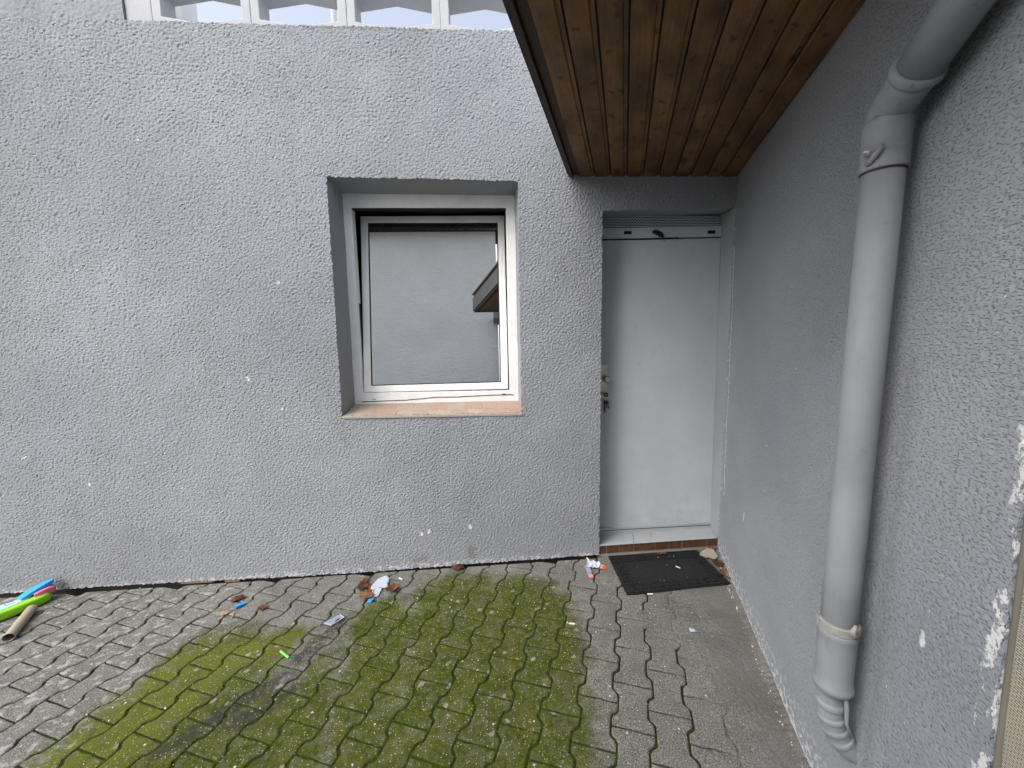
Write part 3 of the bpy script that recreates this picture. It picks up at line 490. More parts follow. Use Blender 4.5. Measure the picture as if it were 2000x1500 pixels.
for c, clip, vis in cells:
    m = Matrix.Translation((c[0], c[1], GZ(c[0]) + jr.gauss(0, .0008))) @ tiltm @ basis @ Matrix.Rotation(jr.gauss(0, .004), 4, 'Z') @ Matrix.Rotation(jr.gauss(0, .0045), 4, 'X') @ Matrix.Rotation(jr.gauss(0, .0045), 4, 'Y')
    if vis:
        if clip:
            v, f = paver_verts(paver_outline(0, jr), jr); bm = bmesh.new(); vv = [bm.verts.new(m @ Vector(p)) for p in v]; [bm.faces.new([vv[k] for k in q]) for q in f]
            for co, no in (((0, 2.588 if c[0] < .66 else 2.648, 0), (0, 1, 0)), ((C0[0] - ND[0] * .015, C0[1] - ND[1] * .015, 0), (-ND[0], -ND[1], 0))): bmesh.ops.bisect_plane(bm, geom=bm.verts[:] + bm.edges[:] + bm.faces[:], plane_co=co, plane_no=no, clear_outer=True)
            if len(bm.faces) < 4: bm.free(); continue
            me = bpy.data.meshes.new('paver'); bm.to_mesh(me); bm.free(); me.materials.append(M['paver']); o = bpy.data.objects.new('paver', me)
        else:
            o = bpy.data.objects.new('paver', jr.choice(protos)); o.matrix_world = m
        link(o, pavement); npv += 1
    else:
        v, f = paver_verts(paver_outline(0, jr), jr); stuffV.add([tuple(m @ Vector(p)) for p in v], f)
print('pavers', npv, 'rest', len(cells) - npv)
stuffV.build('paver_field', M['paver'], pavement, kind='stuff')
tag(MB().add([(-60, -60, -.16), (60, -60, -.16), (60, 60, -.16), (-60, 60, -.16)], [(0, 1, 2, 3)]).build('ground', M['soil']), kind='structure')
MB().box(-5.2, 3.6, -3.0, 1.0, -.14, -.115).build('courtyard_bed', M['bed'], None, kind='structure')
# cement smeared over the pavers along the side wall, thinning out to the left
sh = Sheet(); us = np.arange(-.02, .62, .005)[None, :]; vs = np.arange(-1.75, .06, .005)[:, None]; uo = us; S_ = vs + 0 * uo
X = C0[0] + RD[0] * S_ + ND[0] * uo; Y = C0[1] + RD[1] * S_ + ND[1] * uo
lim = np.interp(S_, [-1.75, -1.2, -.8, -.45, -.25, 0], [.13, .20, .30, .38, .50, .62]); edge = lim - uo + .05 * samp(N3, X, Y) + .018 * samp(N4, X, Y)
pu = (X - PO[0]) * PU[0] + (Y - PO[1]) * PU[1]; pv = (X - PO[0]) * PV[0] + (Y - PO[1]) * PV[1]; ii = np.round(pu / PP2).astype(int); jv = pv - (.5 + .5 * (ii % 2)) * LL; jv = jv - np.round(jv / LL) * LL; du = pu - ii * PP2
hw = PP2 / 2 + AMP * tri(jv); dj = np.minimum(np.abs(hw - np.abs(du)), LL / 2 - np.abs(jv))
Z = GZ(X) + np.clip(edge * .05, -.012, .0032) + .0004 * np.clip(samp(N4, X, Y), -2, 2) + .0003 * samp(N2, X, Y) - .0017 * np.exp(-(dj / .005) ** 2) * np.clip(.7 + .8 * samp(N3, X + .4, Y), 0, 1)
Z = Z + .016 * np.exp(-np.clip(uo - .006 - .006 * samp(N4, S_, S_ * 0), 0, 1) / .010) * (uo < .08); Y = np.minimum(Y, 2.646)
sh.grid(np.stack([X, Y, Z], -1), np.stack([X, Y], -1)); sh.build('cement_strip', M['cement'], None, kind='structure')

# ------------------------------------------------------------------ timber canopy
canopy = empty('canopy', (1.0, 2.0, 2.55), label='dark brown timber boarded canopy soffit above the metal door', cat='canopy')
nb = 11; x_at_wall = np.linspace(.585, 1.607, nb); pitch = (x_at_wall[1] - x_at_wall[0]); LEN = 2.2
def soff(x, back, z): p = np.array([x, 2.598]) - RD * back; return (p[0], p[1], z)
CZ = 2.543
def board(xa, xb, z, over):
    prof = [(xa + .0035, z + .005), (xa + .0075, z), (xb - .023, z), (xb - .019, z + .0045), (xb - .0175, z + .0065), (xb - .0035, z + .0065), (xb - .0030, z + .022), (xa + .0035, z + .022)]
    A = []; n = 34; v = []; uv = []
    for k in range(n):
        b = LEN * k / (n - 1); j = .0009 * mnoise.noise((xa * 31, b * 3, 0)) ; v += [soff(p[0] + j, b, p[1] + .0012 * mnoise.noise((xa * 17, b * 2, 3))) for p in prof]; uv += [(p[0], b) for p in prof]
    m = len(prof); f = [(k * m + i, k * m + (i + 1) % m, (k + 1) * m + (i + 1) % m, (k + 1) * m + i) for k in range(n - 1) for i in range(m)] + [tuple(range(m)), tuple((n - 1) * m + i for i in range(m))]
    o = obj('board', v, f, M['wood'], canopy); u = o.data.uv_layers.new(name='UVMap')
    for lp in o.data.loops: u.data[lp.index].uv = uv[lp.vertex_index]
    return o
for i in range(nb - 1): board(x_at_wall[i], x_at_wall[i + 1], CZ + random.uniform(-.0008, .0008), .0035)
def beam(name, xa, xb, z0, z1, mat):
    mb = MB(); q = [soff(xa, -.0, z0), soff(xb, -.0, z0), soff(xb, LEN + .02, z0), soff(xa, LEN + .02, z0)]; mb.prism(q, [(a, b, z1) for a, b, _ in q]); o = mb.build(name, mat, canopy); u = o.data.uv_layers.new(name='UVMap')
    for lp in o.data.loops: c = o.data.vertices[lp.vertex_index].co; u.data[lp.index].uv = (c.x + c.z, -c.y)
    return bevel(o, .002)
beam('shadow_board', .551, .586, CZ + .012, CZ + .03, M['darkwood'])  # dark colour stands in for the shadow gap beside the fascia
beam('verge_cladding', .512, .526, CZ + .012, CZ + .19, M['slate'])
beam('verge_flashing', .500, .600, CZ + .235, CZ + .262, M['rooft'])
beam('fascia', .528, .549, CZ - .006, CZ + .24, M['darkwood'])
mb = MB(); q = [soff(.53, -.0, CZ + .05), soff(1.62, -.0, CZ + .05), soff(1.62, LEN, CZ + .05), soff(.53, LEN, CZ + .05)]; mb.prism(q, [(a, b, CZ + .235) for a, b, _ in q]).build('roof_deck', M['rooft'], canopy)
mb = MB(); q = [soff(.53, LEN + .002, CZ - .006), soff(1.62, LEN + .002, CZ - .006), soff(1.62, LEN + .025, CZ - .006), soff(.53, LEN + .025, CZ - .006)]; mb.prism(q, [(a, b, CZ + .24) for a, b, _ in q]).build('front_fascia', M['slate'], canopy)

# ------------------------------------------------------------------ downpipe
dp = empty('downpipe', rw(-1.73, 0, .065), label='grey painted plastic downpipe with a bent top fixed to the side wall', cat='downpipe')
PS, PO_ = -1.728, .066
def vert(zr, name, mat=M['pipe'], n=40, **kw): return MB().tube([rw(PS, z, PO_) for z, _ in zr], [r for _, r in zr], n).build(name, mat, dp, smooth=True, **kw)
vert([(.60, .0425), (.9, .0428), (1.2, .0425), (1.5, .0428), (1.99, .0426)], 'pipe')
low = vert([(.540, .040), (.542, .0465), (.547, .0495), (.556, .0500), (.563, .0480), (.568, .0465), (.60, .0455), (.68, .0462), (.715, .0468), (.718, .0480), (.722, .0468), (.726, .0480), (.730, .046), (.732, .040)], 'lower_socket')
mb = MB().tube([rw(PS, z, PO_) for z in (.731, .732, .7335, .7545, .756, .757)], [.043, .0475, .0490, .0490, .0475, .043], 40); clampl = mb.build('lower_clamp', M['cream2'], dp, smooth=False)
cx_, cy_ = PS - .012, PO_ + .0480; bevel(MB().tube([rw(PS + .008, .727, PO_ + .048), rw(PS + .008, .760, PO_ + .048)], .0032, 8).build('clamp_joint', M['pipe'], clampl), .0005)
MB().tube([rw(PS + .0125, .728, PO_ + .0475), rw(PS + .0125, .759, PO_ + .0475)], .0018, 6).build('clamp_gap', M['black'], clampl)
MB().tube([rw(PS - .040, .738, PO_ - .024), rw(PS - .046, .748, PO_ - .014), rw(PS - .048, .760, PO_ - .012), rw(PS - .044, .775, PO_ - .02)], [.007, .009, .007, .004], 10).build('clamp_arm', M['cream2'], clampl, smooth=True)
up = vert([(1.970, .043), (1.9705, .0475), (1.976, .0482), (1.985, .0470), (1.99, .0472), (2.012, .0470), (2.013, .0484), (2.018, .0484), (2.019, .0470), (2.045, .0472), (2.052, .0482), (2.060, .0488), (2.066, .0484), (2.070, .0474), (2.076, .0486), (2.083, .0486), (2.088, .046), (2.089, .043)], 'upper_socket')
MB().tube([rw(PS, 1.9665, PO_), rw(PS, 1.9700, PO_)], [.0445, .0448], 40).build('socket_gap', plain('rusty gap', (.075, .03, .02), .8), dp)
# screw lug of the upper clamp
lug = MB().tube([rw(PS - .022, 1.983, PO_ + .044), rw(PS - .032, 1.988, PO_ + .043), rw(PS - .040, 1.999, PO_ + .038), rw(PS - .043, 2.012, PO_ + .030), rw(PS - .040, 2.020, PO_ + .030)], [.006, .0065, .0065, .006, .004], 10).build('clamp_lug', M['pipe'], dp, smooth=True)
MB().tube([rw(PS - .030, 2.003, PO_ + .040), rw(PS - .030, 2.004, PO_ + .058)], .0048, 10).build('screw', M['cream2'], lug); MB().tube([rw(PS - .036, 2.008, PO_ + .050), rw(PS - .022, 2.013, PO_ + .052)], .003, 8).build('paint_blob', M['stone'], lug)
DS, DZ = -.166, .074; nn = math.hypot(DS, DZ); DS /= nn; DZ /= nn
bend = [(PS, 2.080), (PS, 2.096), (PS - .006, 2.106), (PS - .020, 2.114), (PS - .036, 2.121)]; tips = [(PS - .036 + DS * k, 2.121 + DZ * k) for k in (.012, .03, .050)]
MB().tube([rw(a, b, PO_) for a, b in bend + tips], [.0445, .0445, .0445, .0445, .0445, .0450, .0452, .0452], 40).build('elbow', M['pipe'], dp, smooth=True)
e0 = (PS - .036 + DS * .05, 2.121 + DZ * .05); prof = [(0, .0452), (.002, .049), (.008, .0515), (.016, .0515), (.022, .0485), (.024, .0440)]
MB().tube([rw(e0[0] + DS * k, e0[1] + DZ * k, PO_) for k, _ in prof], [r for _, r in prof], 40).build('elbow_rim', M['pipe'], dp, smooth=True)
MB().tube([rw(e0[0] + DS * k, e0[1] + DZ * k, PO_) for k in (.02, .2, .5, .9)], .0438, 40).build('upper_pipe', M['pipe'], dp, smooth=True)
# ribbed connector that turns into the wall
pts, rads = [], []; path = [(.548, .066, 0), (.50, .064, 0), (.45, .060, 0), (.41, .050, 0), (.375, .034, 0), (.345, .010, 0), (.325, -.03, 0)]
ts = np.linspace(0, 1, 90); pz = np.interp(ts, np.linspace(0, 1, 7), [p[0] for p in path]); po = np.interp(ts, np.linspace(0, 1, 7), [p[1] for p in path])
for t, zq, oq in zip(ts, pz, po):
    ph = (t * 6.4) % 1; rr_ = .0335 + .0035 * (1 if .22 < ph < .62 else 0) * min(1, (ph - .22) / .08 if ph < .62 else 0) if .22 < ph < .62 else .0335
    rads.append(rr_ if t < .72 else .0335); pts.append(rw(PS + .009, zq, oq))
MB().tube(pts, rads, 36).build('ribbed_connector', M['pipe'], dp, smooth=True)
MB().tube([rw(PS - .026, .545, .045), rw(PS - .029, .50, .040), rw(PS - .027, .45, .036), rw(PS - .030, .415, .02)], [.005, .006, .005, .004], 8).build('mortar_drip', M['pipe'], dp, smooth=True)

# ------------------------------------------------------------------ woven screen beyond the end of the side wall
scr = empty('privacy_screen', rw(-2.5, 0, -.02), label='beige woven fabric screen beyond the near end of the side wall', cat='screen')
mb = Sheet(); ss = np.linspace(-2.112, -2.95, 60)[None, :]; zz = np.linspace(-.02, 2.3, 80)[:, None]; oo = -.006 + .003 * samp(N3, ss, zz * .4); ss = ss - np.interp(zz, [.7, 1.33], [.022, -.003]); P = np.stack([C0[0] + RD[0] * ss + ND[0] * oo, C0[1] + RD[1] * ss + ND[1] * oo, zz + 0 * ss], -1); mb.grid(P, np.stack([ss + 0 * zz, zz + 0 * ss], -1), False); mb.build('fabric', M['weave'], scr)
MB().tube([rw(-2.118 - float(np.interp(z, [.7, 1.33], [.022, -.003])), z, -.002 + .002 * math.sin(z * 3)) for z in np.linspace(-.02, 2.3, 24)], .0055, 8).build('hem', M['weave'], scr, smooth=True)
MB().tube([rw(-2.92, -.05, -.05), rw(-2.92, 2.32, -.05)], .02, 12).build('post', M['sheet'], scr, smooth=True)

# ------------------------------------------------------------------ door mat
matt = empty('door_mat', (1.12, 2.4, GZ(1.12)), label='black rubber door mat with a key pattern border in front of the door', cat='door mat')
MC = [np.array(p) for p in ((.790, 2.175), (1.462, 2.205), (1.446, 2.590), (.800, 2.585))]         # front left, front right, back right, back left
def mp(a, b, h): p = lerp(lerp(MC[0], MC[1], a), lerp(MC[3], MC[2], a), b); return (p[0], p[1], GZ(p[0]) + .0045 + h + .0016 * mnoise.noise((p[0] * 5, p[1] * 5, 1)))
mb = MB(); n = 20; lo = [mp(a, b, 0) for b in np.linspace(0, 1, n) for a in np.linspace(0, 1, n)]; hi = [mp(a, b, .007) for b in np.linspace(0, 1, n) for a in np.linspace(0, 1, n)]
f = [(j * n + i, j * n + i + 1, (j + 1) * n + i + 1, (j + 1) * n + i) for j in range(n - 1) for i in range(n - 1)]; N_ = n * n; F = f + [tuple(k + N_ for k in q) for q in f]
rim = [i for i in range(n)] + [j * n + n - 1 for j in range(1, n)] + [(n - 1) * n + i for i in range(n - 2, -1, -1)] + [j * n for j in range(n - 2, 0, -1)]
F += [(rim[k], rim[(k + 1) % len(rim)], rim[(k + 1) % len(rim)] + N_, rim[k] + N_) for k in range(len(rim))]; obj('mat_base', lo + hi, F, M['rubber'], matt)
mb = MB(); Wm, Hm = .665, .41
def ridge(p, q, wd=.0045):
    p = Vector(p); q = Vector(q); d = (q - p).normalized() if (q - p).length > 0 else Vector((1, 0)); nn_ = Vector((-d.y, d.x)) * wd; p = p - d * wd; q = q + d * wd; c = [p - nn_, q - nn_, q + nn_, p + nn_]
    mb.prism([mp(k.x / Wm, k.y / Hm, .006) for k in c], [mp(k.x / Wm, k.y / Hm, .0125) for k in c])
def key(ox, oy, ux, uy, sz, flip):                    # one square-spiral unit; u runs along the border, inward is its left
    P2 = [(0, 0), (0, 1), (.72, 1), (.72, .32), (.34, .32), (.34, .64)] if not flip else [(.95, 0), (.95, 1), (.23, 1), (.23, .32), (.61, .32), (.61, .64)]
    pts = [(ox + (a * ux - b * uy) * sz, oy + (a * uy + b * ux) * sz) for a, b in P2]
    for a, b in zip(pts, pts[1:]): ridge(a, b)
sz = .052
for k in range(10): ox = .045 + k * .0575; key(ox, .020, 1, 0, sz, k % 2); key(Wm - ox, Hm - .020, -1, 0, sz, k % 2)
for k in range(5): oy = .082 + k * .052; key(Wm - .020, oy, 0, 1, sz * .92, k % 2); key(.020, Hm - oy, 0, -1, sz * .92, k % 2)
for a, b in (((.01, .01), (Wm - .01, .01)), ((Wm - .01, .01), (Wm - .01, Hm - .01)), ((Wm - .01, Hm - .01), (.01, Hm - .01)), ((.01, Hm - .01), (.01, .01)), ((.082, .082), (Wm - .082, .082)), ((Wm - .082, .082), (Wm - .082, Hm - .082)), ((Wm - .082, Hm - .082), (.082, Hm - .082)), ((.082, Hm - .082), (.082, .082))): ridge(a, b, .0035)
mb.build('key_border', M['rubber'], matt)
mb = MB(); rr = random.Random(5)
for k in range(900):
    a, b = rr.uniform(.14, .86), rr.uniform(.22, .78); h = rr.uniform(.0015, .004); s_ = rr.uniform(.002, .005); c = mp(a, b, .0068); t = rr.uniform(0, 6.28)
    q = [(c[0] + math.cos(t + i * 2.1) * s_ * 1.6, c[1] + math.sin(t + i * 2.1) * s_, c[2]) for i in range(3)]; mb.add(q + [(c[0], c[1], c[2] + h)], [(0, 1, 3), (1, 2, 3), (2, 0, 3)])
mb.build('bristle_texture', M['rubber'], matt, kind='stuff')

# ------------------------------------------------------------------ small things on the ground
def gp(x, y, h=0.): return (x, y, GZ(x) + h)
def leaf(x, y, size, rot, mat, label, curl=.5, h=.004, fold=.3, lobed=False, seed=0, base=None):
    r = random.Random(seed); o = empty('leaf', gp(x, y, h) if base is None else (x, y, base), label=label, cat='leaf', group='fallen leaves on the courtyard ground')
    nl, nw = 14, 5; v = []; f = []
    for i in range(nl):
        t = i / (nl - 1); wd = math.sin(math.pi * min(1, t * 1.02) ** .8) * .34 * (1 + (.35 * math.sin(t * 19) if lobed else .08 * math.sin(t * 25)))
        for j in range(nw):
            q = (j / (nw - 1) - .5) * 2; X = (t - .5); Yq = q * wd; Zq = curl * (t - .5) ** 2 * .9 + fold * abs(q) * wd + .07 * mnoise.noise((t * 5 + seed, q * 3, 0)); v.append((X * size, Yq * size, Zq * size + .001))
    f = [(i * nw + j, i * nw + j + 1, (i + 1) * nw + j + 1, (i + 1) * nw + j) for i in range(nl - 1) for j in range(nw - 1)]
    me = bpy.data.meshes.new('blade'); me.from_pydata(v, [], f); me.materials.append(mat); me.polygons.foreach_set('use_smooth', [True] * len(f)); b = bpy.data.objects.new('blade', me); link(b, o); sm = b.modifiers.new('thick', 'SOLIDIFY'); sm.thickness = .0009
    st = MB().tube([(size * .5, 0, curl * .22 * size), (size * .62, .01 * size, curl * .3 * size), (size * .72, .05 * size, .1 * size)], [.0012, .001, .0008], 5); me = bpy.data.meshes.new('stem'); me.from_pydata(st.v, [], st.f); me.materials.append(mat); link(bpy.data.objects.new('stem', me), o)
    o.rotation_euler = (r.uniform(-.15, .15), r.uniform(-.15, .15), rot); return o
leaf(-.815, 2.335, .105, 2.7, M['leaf'], 'brown curled leaf lying just below the white paper scrap', .5, .006, .35, True, 1)
leaf(-.665, 2.385, .105, .9, M['leaf'], 'brown pointed leaf lying to the right of the white paper scrap', .6, .006, .6, True, 2)
leaf(-.845, 2.42, .11, .35, M['leafd'], 'dark folded leaf partly under the white paper scrap', .3, .006, .5, False, 3)
leaf(-.87, 2.485, .075, 1.4, M['leafd'], 'small dark brown leaf nearest the wall behind the white paper', .6, .006, .4, True, 4)
leaf(-.80, 2.375, .085, 5.4, M['leaf'], 'brown leaf squeezed between the paper scrap and the lowest leaf', .3, .010, .45, False, 9)
leaf(-1.42, 2.29, .065, 1.2, M['leaf'], 'small reddish brown leaf alone on the grey pavers at left', .7, .005, .6, False, 5)
leaf(-1.635, 2.27, .06, .5, M['leafo'], 'pale orange leaf scrap on the pavers at left', .2, .003, .2, True, 6)
leaf(1.165, 2.565, .05, .3, M['leaf'], 'small brown leaf at the back edge of the black door mat', .8, .014, .5, True, 7)
leaf(1.195, 2.560, .045, 1.1, M['leaf'], 'crumpled brown leaf on the door mat, beside the other mat leaf', .8, .014, .5, True, 8)
leaf(1.505, 2.42, .10, 1.2, M['leafd'], 'dark brown leaf in the corner between mat and side wall', .3, .006, .4, True, 10)
leaf(1.487, 2.30, .12, 1.5, M['leaf'], 'large red brown leaf wedged against the side wall by the mat', .35, .008, .35, True, 11)
leaf(1.55, 2.575, .07, .2, M['leafd'], 'dark leaf heaped at the right end of the tiled step', .6, .010, .5, True, 12)
def sheet_thing(name, label, cat, pts, zz, mat, th=.0012, group=None):
    mb = MB(); n = len(pts); c = np.mean(np.array(pts), 0); o = empty(name, gp(c[0], c[1]), label=label, cat=cat, group=group); mb.prism([gp(p[0], p[1], h) for p, h in zip(pts, zz)], [gp(p[0], p[1], h + th) for p, h in zip(pts, zz)]); mb.build(cat.replace(' ', '_') + '_body', mat, o); return o
o = empty('paper_scrap', gp(-.76, 2.44), label='white torn paper scrap folded among the brown leaves', cat='paper')
MB().prism([gp(-.80, 2.40, .030), gp(-.735, 2.398, .012), gp(-.74, 2.335, .006), gp(-.772, 2.315, .006), gp(-.797, 2.36, .018)], [gp(-.80, 2.40, .031), gp(-.735, 2.398, .013), gp(-.74, 2.335, .007), gp(-.772, 2.315, .007), gp(-.797, 2.36, .019)]).build('lower_flap', M['white'], o)
MB().prism([gp(-.80, 2.402, .031), gp(-.775, 2.47, .034), gp(-.735, 2.505, .030), gp(-.712, 2.49, .020), gp(-.700, 2.40, .008), gp(-.735, 2.40, .0135)], [gp(-.80, 2.402, .032), gp(-.775, 2.47, .035), gp(-.735, 2.505, .031), gp(-.712, 2.49, .021), gp(-.700, 2.40, .009), gp(-.735, 2.40, .0145)]).build('upper_flap', M['white'], o)
o = empty('wrapper', gp(.66, 2.48), label='crumpled white plastic wrapper with red ends left of the door mat', cat='wrapper')
def crump(name, quad, mat, seed, n=9, amp=.010):
    r = random.Random(seed); a, b, c, d = [np.array(q) for q in quad]; v = []
    for j in range(n):
        for i in range(n):
            p = lerp(lerp(a, b, i / (n - 1)), lerp(d, c, i / (n - 1)), j / (n - 1)); v.append(gp(p[0], p[1], p[2] + .006 + amp * (.5 + mnoise.noise((p[0] * 60 + seed, p[1] * 60, 0))) + .3 * amp * r.random()))
    f = [(j * n + i, j * n + i + 1, (j + 1) * n + i + 1, (j + 1) * n + i) for j in range(n - 1) for i in range(n - 1)]; q = obj(name, v, f, mat, o); m = q.modifiers.new('thick', 'SOLIDIFY'); m.thickness = .0008; return q
crump('film', [(.612, 2.47, 0), (.70, 2.455, 0), (.72, 2.50, .008), (.64, 2.535, .01)], M['white'], 1, 11, .016); crump('film', [(.70, 2.452, 0), (.722, 2.449, 0), (.735, 2.49, .004), (.718, 2.50, .006)], M['white'], 4, 7, .006)
crump('red_end', [(.712, 2.447, 0), (.748, 2.440, 0), (.742, 2.485, .004), (.722, 2.489, .004)], M['orange'], 2, 7, .006)
crump('film_tail', [(.605, 2.395, 0), (.632, 2.39, 0), (.640, 2.475, .006), (.602, 2.48, .006)], M['clear'], 3, 9, .008); crump('pale_red_end', [(.606, 2.36, 0), (.634, 2.366, 0), (.633, 2.396, .002), (.604, 2.397, .002)], M['salmon'], 5, 7, .008)
o = empty('plastic_fragment', gp(-.935, 2.14), label='broken grey plastic frame piece on the dark stained paver', cat='plastic fragment')
A = [(-.985, 2.115), (-.915, 2.175), (-.885, 2.15), (-.935, 2.095)]; I = [(-.928, 2.128), (-.918, 2.150), (-.900, 2.148), (-.922, 2.118)]
MB().ring([gp(*p, .012) for p in A], [gp(*p, .012) for p in I], [gp(*p, .006) for p in A], [gp(*p, .006) for p in I]).build('frame_plate', M['clear'], o)
for p, q in zip(A, A[1:] + A[:1]): MB().tube([gp(*p, .013), gp(*q, .013)], .0020, 8).build('rim', M['white'], o)
def stick(name, label, cat, p, q, r, mat, h=0., group=None, band=None):
    c = ((p[0] + q[0]) / 2, (p[1] + q[1]) / 2); o = empty(name, gp(*c), label=label, cat=cat, group=group); P = Vector(gp(*p, r + h)); Q = Vector(gp(*q, r + h)); d = (Q - P).normalized()
    MB().tube([P, P + d * .0008, P.lerp(Q, .5), Q - d * .0008, Q], [r * .8, r, r * .97, r, r * .8], 12).build('paper_roll' if band else cat.replace(' ', '_') + '_body', mat, o, smooth=False)
    if band: MB().tube([Q, Q + d * .010], [r * 1.02, r * .9], 12).build('burnt_end' if band == 'black' else 'filter', M[band], o)
    return o
stick('drinking_straw_piece', 'bright green plastic straw piece on the pavers', 'straw', (-1.135, 1.935), (-1.070, 1.888), .0055, M['lime'], .002)
stick('cigarette_butt', 'white cigarette butt on the green mossy paver left of the mat', 'cigarette butt', (.428, 1.975), (.398, 1.980), .0045, M['stone'], .001, 'cigarette butts', 'leafo')
stick('cigarette_butt', 'white cigarette butt at the front edge of the door mat', 'cigarette butt', (.945, 2.160), (.910, 2.163), .0045, M['stone'], .008, 'cigarette butts', 'black')
stick('cigarette_butt', 'pale cigarette butt against the wall foot above the wrapper', 'cigarette butt', (.655, 2.56), (.648, 2.588), .0045, M['stone'], .001, 'cigarette butts', 'leafo')
stick('cigarette_butt', 'white cigarette butt on the paver right of the pointed leaf', 'cigarette butt', (-.65, 2.505), (-.626, 2.488), .0045, M['stone'], .001, 'cigarette butts', 'leafo')
stick('wood_splinter', 'thin pale wood splinter below the small blue plastic cap', 'splinter', (-1.575, 2.268), (-1.56, 2.225), .0045, M['leafo'], .001)
def chunk(name, label, cat, x, y, sx, sy, sz, rot, mat, seed, h=.002):
    r = random.Random(seed); bm = bmesh.new(); bmesh.ops.create_icosphere(bm, subdivisions=2, radius=1)
    for v in bm.verts: k = 1 + .35 * mnoise.noise(v.co * 1.7 + Vector((seed, 0, 0))); v.co = Vector((v.co.x * sx * k, v.co.y * sy * k, max(v.co.z, -.6) * sz * k + sz * .6))
    me = bpy.data.meshes.new(name); bm.to_mesh(me); bm.free(); me.materials.append(mat); o = bpy.data.objects.new(name, me); o.location = gp(x, y, h); o.rotation_euler.z = rot; link(o); tag(o, label, cat); return o
chunk('dirt_lump', 'dark lump of dirt on the pavers near the wall at left', 'dirt lump', -1.63, 2.40, .040, .024, .012, .5, M['leafd'], 2)
chunk('dirt_lump', 'dark dirt lump stuck in the gap under the house wall', 'dirt lump', -.262, 2.575, .04, .03, .016, .2, M['leafd'], 8)
def cap(label, x, y, l, wd, h, rot, mat):
    o = empty('plastic_piece', gp(x, y), label=label, cat='plastic piece'); m = Matrix.Translation(gp(x, y)) @ Matrix.Rotation(rot, 4, 'Z'); bevel(MB().box(-l / 2, l / 2, -wd / 2, wd / 2, .001, h, m).build('cap_body', mat, o), .004, 3)
    for k in (-.25, .0, .25): MB().box(l * k - .0015, l * k + .0015, -wd / 2 - .001, wd / 2 + .001, .003, h + .0012, m).build('grip_rib', mat, o)
cap('small bright blue plastic cap on the pavers at left', -1.578, 2.335, .055, .024, .014, .75, M['blue']); cap('small blue plastic cap just below the brown leaves and paper', -.775, 2.295, .034, .028, .012, 1.3, M['blue'])
o = empty('foil_scrap', gp(1.036, 1.862), label='tiny white and blue foil scrap on the cement by the side wall', cat='foil scrap'); crump('foil', [(1.02, 1.855, 0), (1.045, 1.850, 0), (1.048, 1.872, 0), (1.022, 1.876, 0)], M['white'], 7, 6, .006); crump('blue_print', [(1.045, 1.850, .002), (1.060, 1.848, 0), (1.056, 1.862, .0), (1.047, 1.868, .002)], M['blue'], 8, 5, .004)
o = empty('cardboard_scrap', gp(1.49, 2.53), label='torn tan cardboard scrap on the back right corner of the door mat', cat='cardboard'); q = [(1.425, 2.515), (1.452, 2.478), (1.475, 2.480), (1.50, 2.455), (1.535, 2.475), (1.548, 2.555), (1.52, 2.572), (1.46, 2.548)]; hh = [.020, .018, .018, .016, .02, .03, .030, .022]
MB().prism([gp(p[0], p[1], h) for p, h in zip(q, hh)], [gp(p[0], p[1], h + .003) for p, h in zip(q, hh)]).build('card', M['cardp'], o); MB().prism([gp(1.43, 2.52, .0235), gp(1.46, 2.545, .0255), gp(1.515, 2.568, .0335), (gp(1.52, 2.56, .0335)), gp(1.47, 2.535, .0255)], [gp(1.43, 2.52, .0245), gp(1.46, 2.545, .0265), gp(1.515, 2.568, .0345), gp(1.52, 2.56, .0345), gp(1.47, 2.535, .0265)]).build('torn_layer', M['card'], o)
rr = random.Random(12); mb = MB(); tet = [(0, 1, 2), (0, 3, 1), (1, 3, 2), (2, 3, 0)]
def crumb(x, y, s_, h=0.):
    b = gp(x, y, h); a = rr.uniform(0, 6.28); mb.add([(b[0] + math.cos(a + i * 2.1) * s_ * rr.uniform(.6, 1.3), b[1] + math.sin(a + i * 2.1) * s_ * rr.uniform(.6, 1.3), b[2]) for i in range(3)] + [(b[0], b[1], b[2] + s_ * .9)], tet)
for k in range(750): crumb(rr.uniform(-3.0, 1.2), rr.uniform(1.15, 2.6), rr.uniform(.0008, .0032) * (1 + (rr.random() < .06)), .0005)
for k in range(14): crumb(rr.uniform(.86, 1.4), rr.uniform(2.22, 2.55), rr.uniform(.002, .004), .012)
for k in range(160): t = rr.uniform(-1.7, -.02); p = rw(t, 0, rr.uniform(.006, .04)); crumb(p[0], p[1], rr.uniform(.002, .006), .004)
mb.build('grit', M['stone'], None, kind='stuff')
stick('paper_shred', 'small white paper shred on the black door mat', 'paper', (1.205, 2.41), (1.225, 2.385), .004, M['white'], .013)

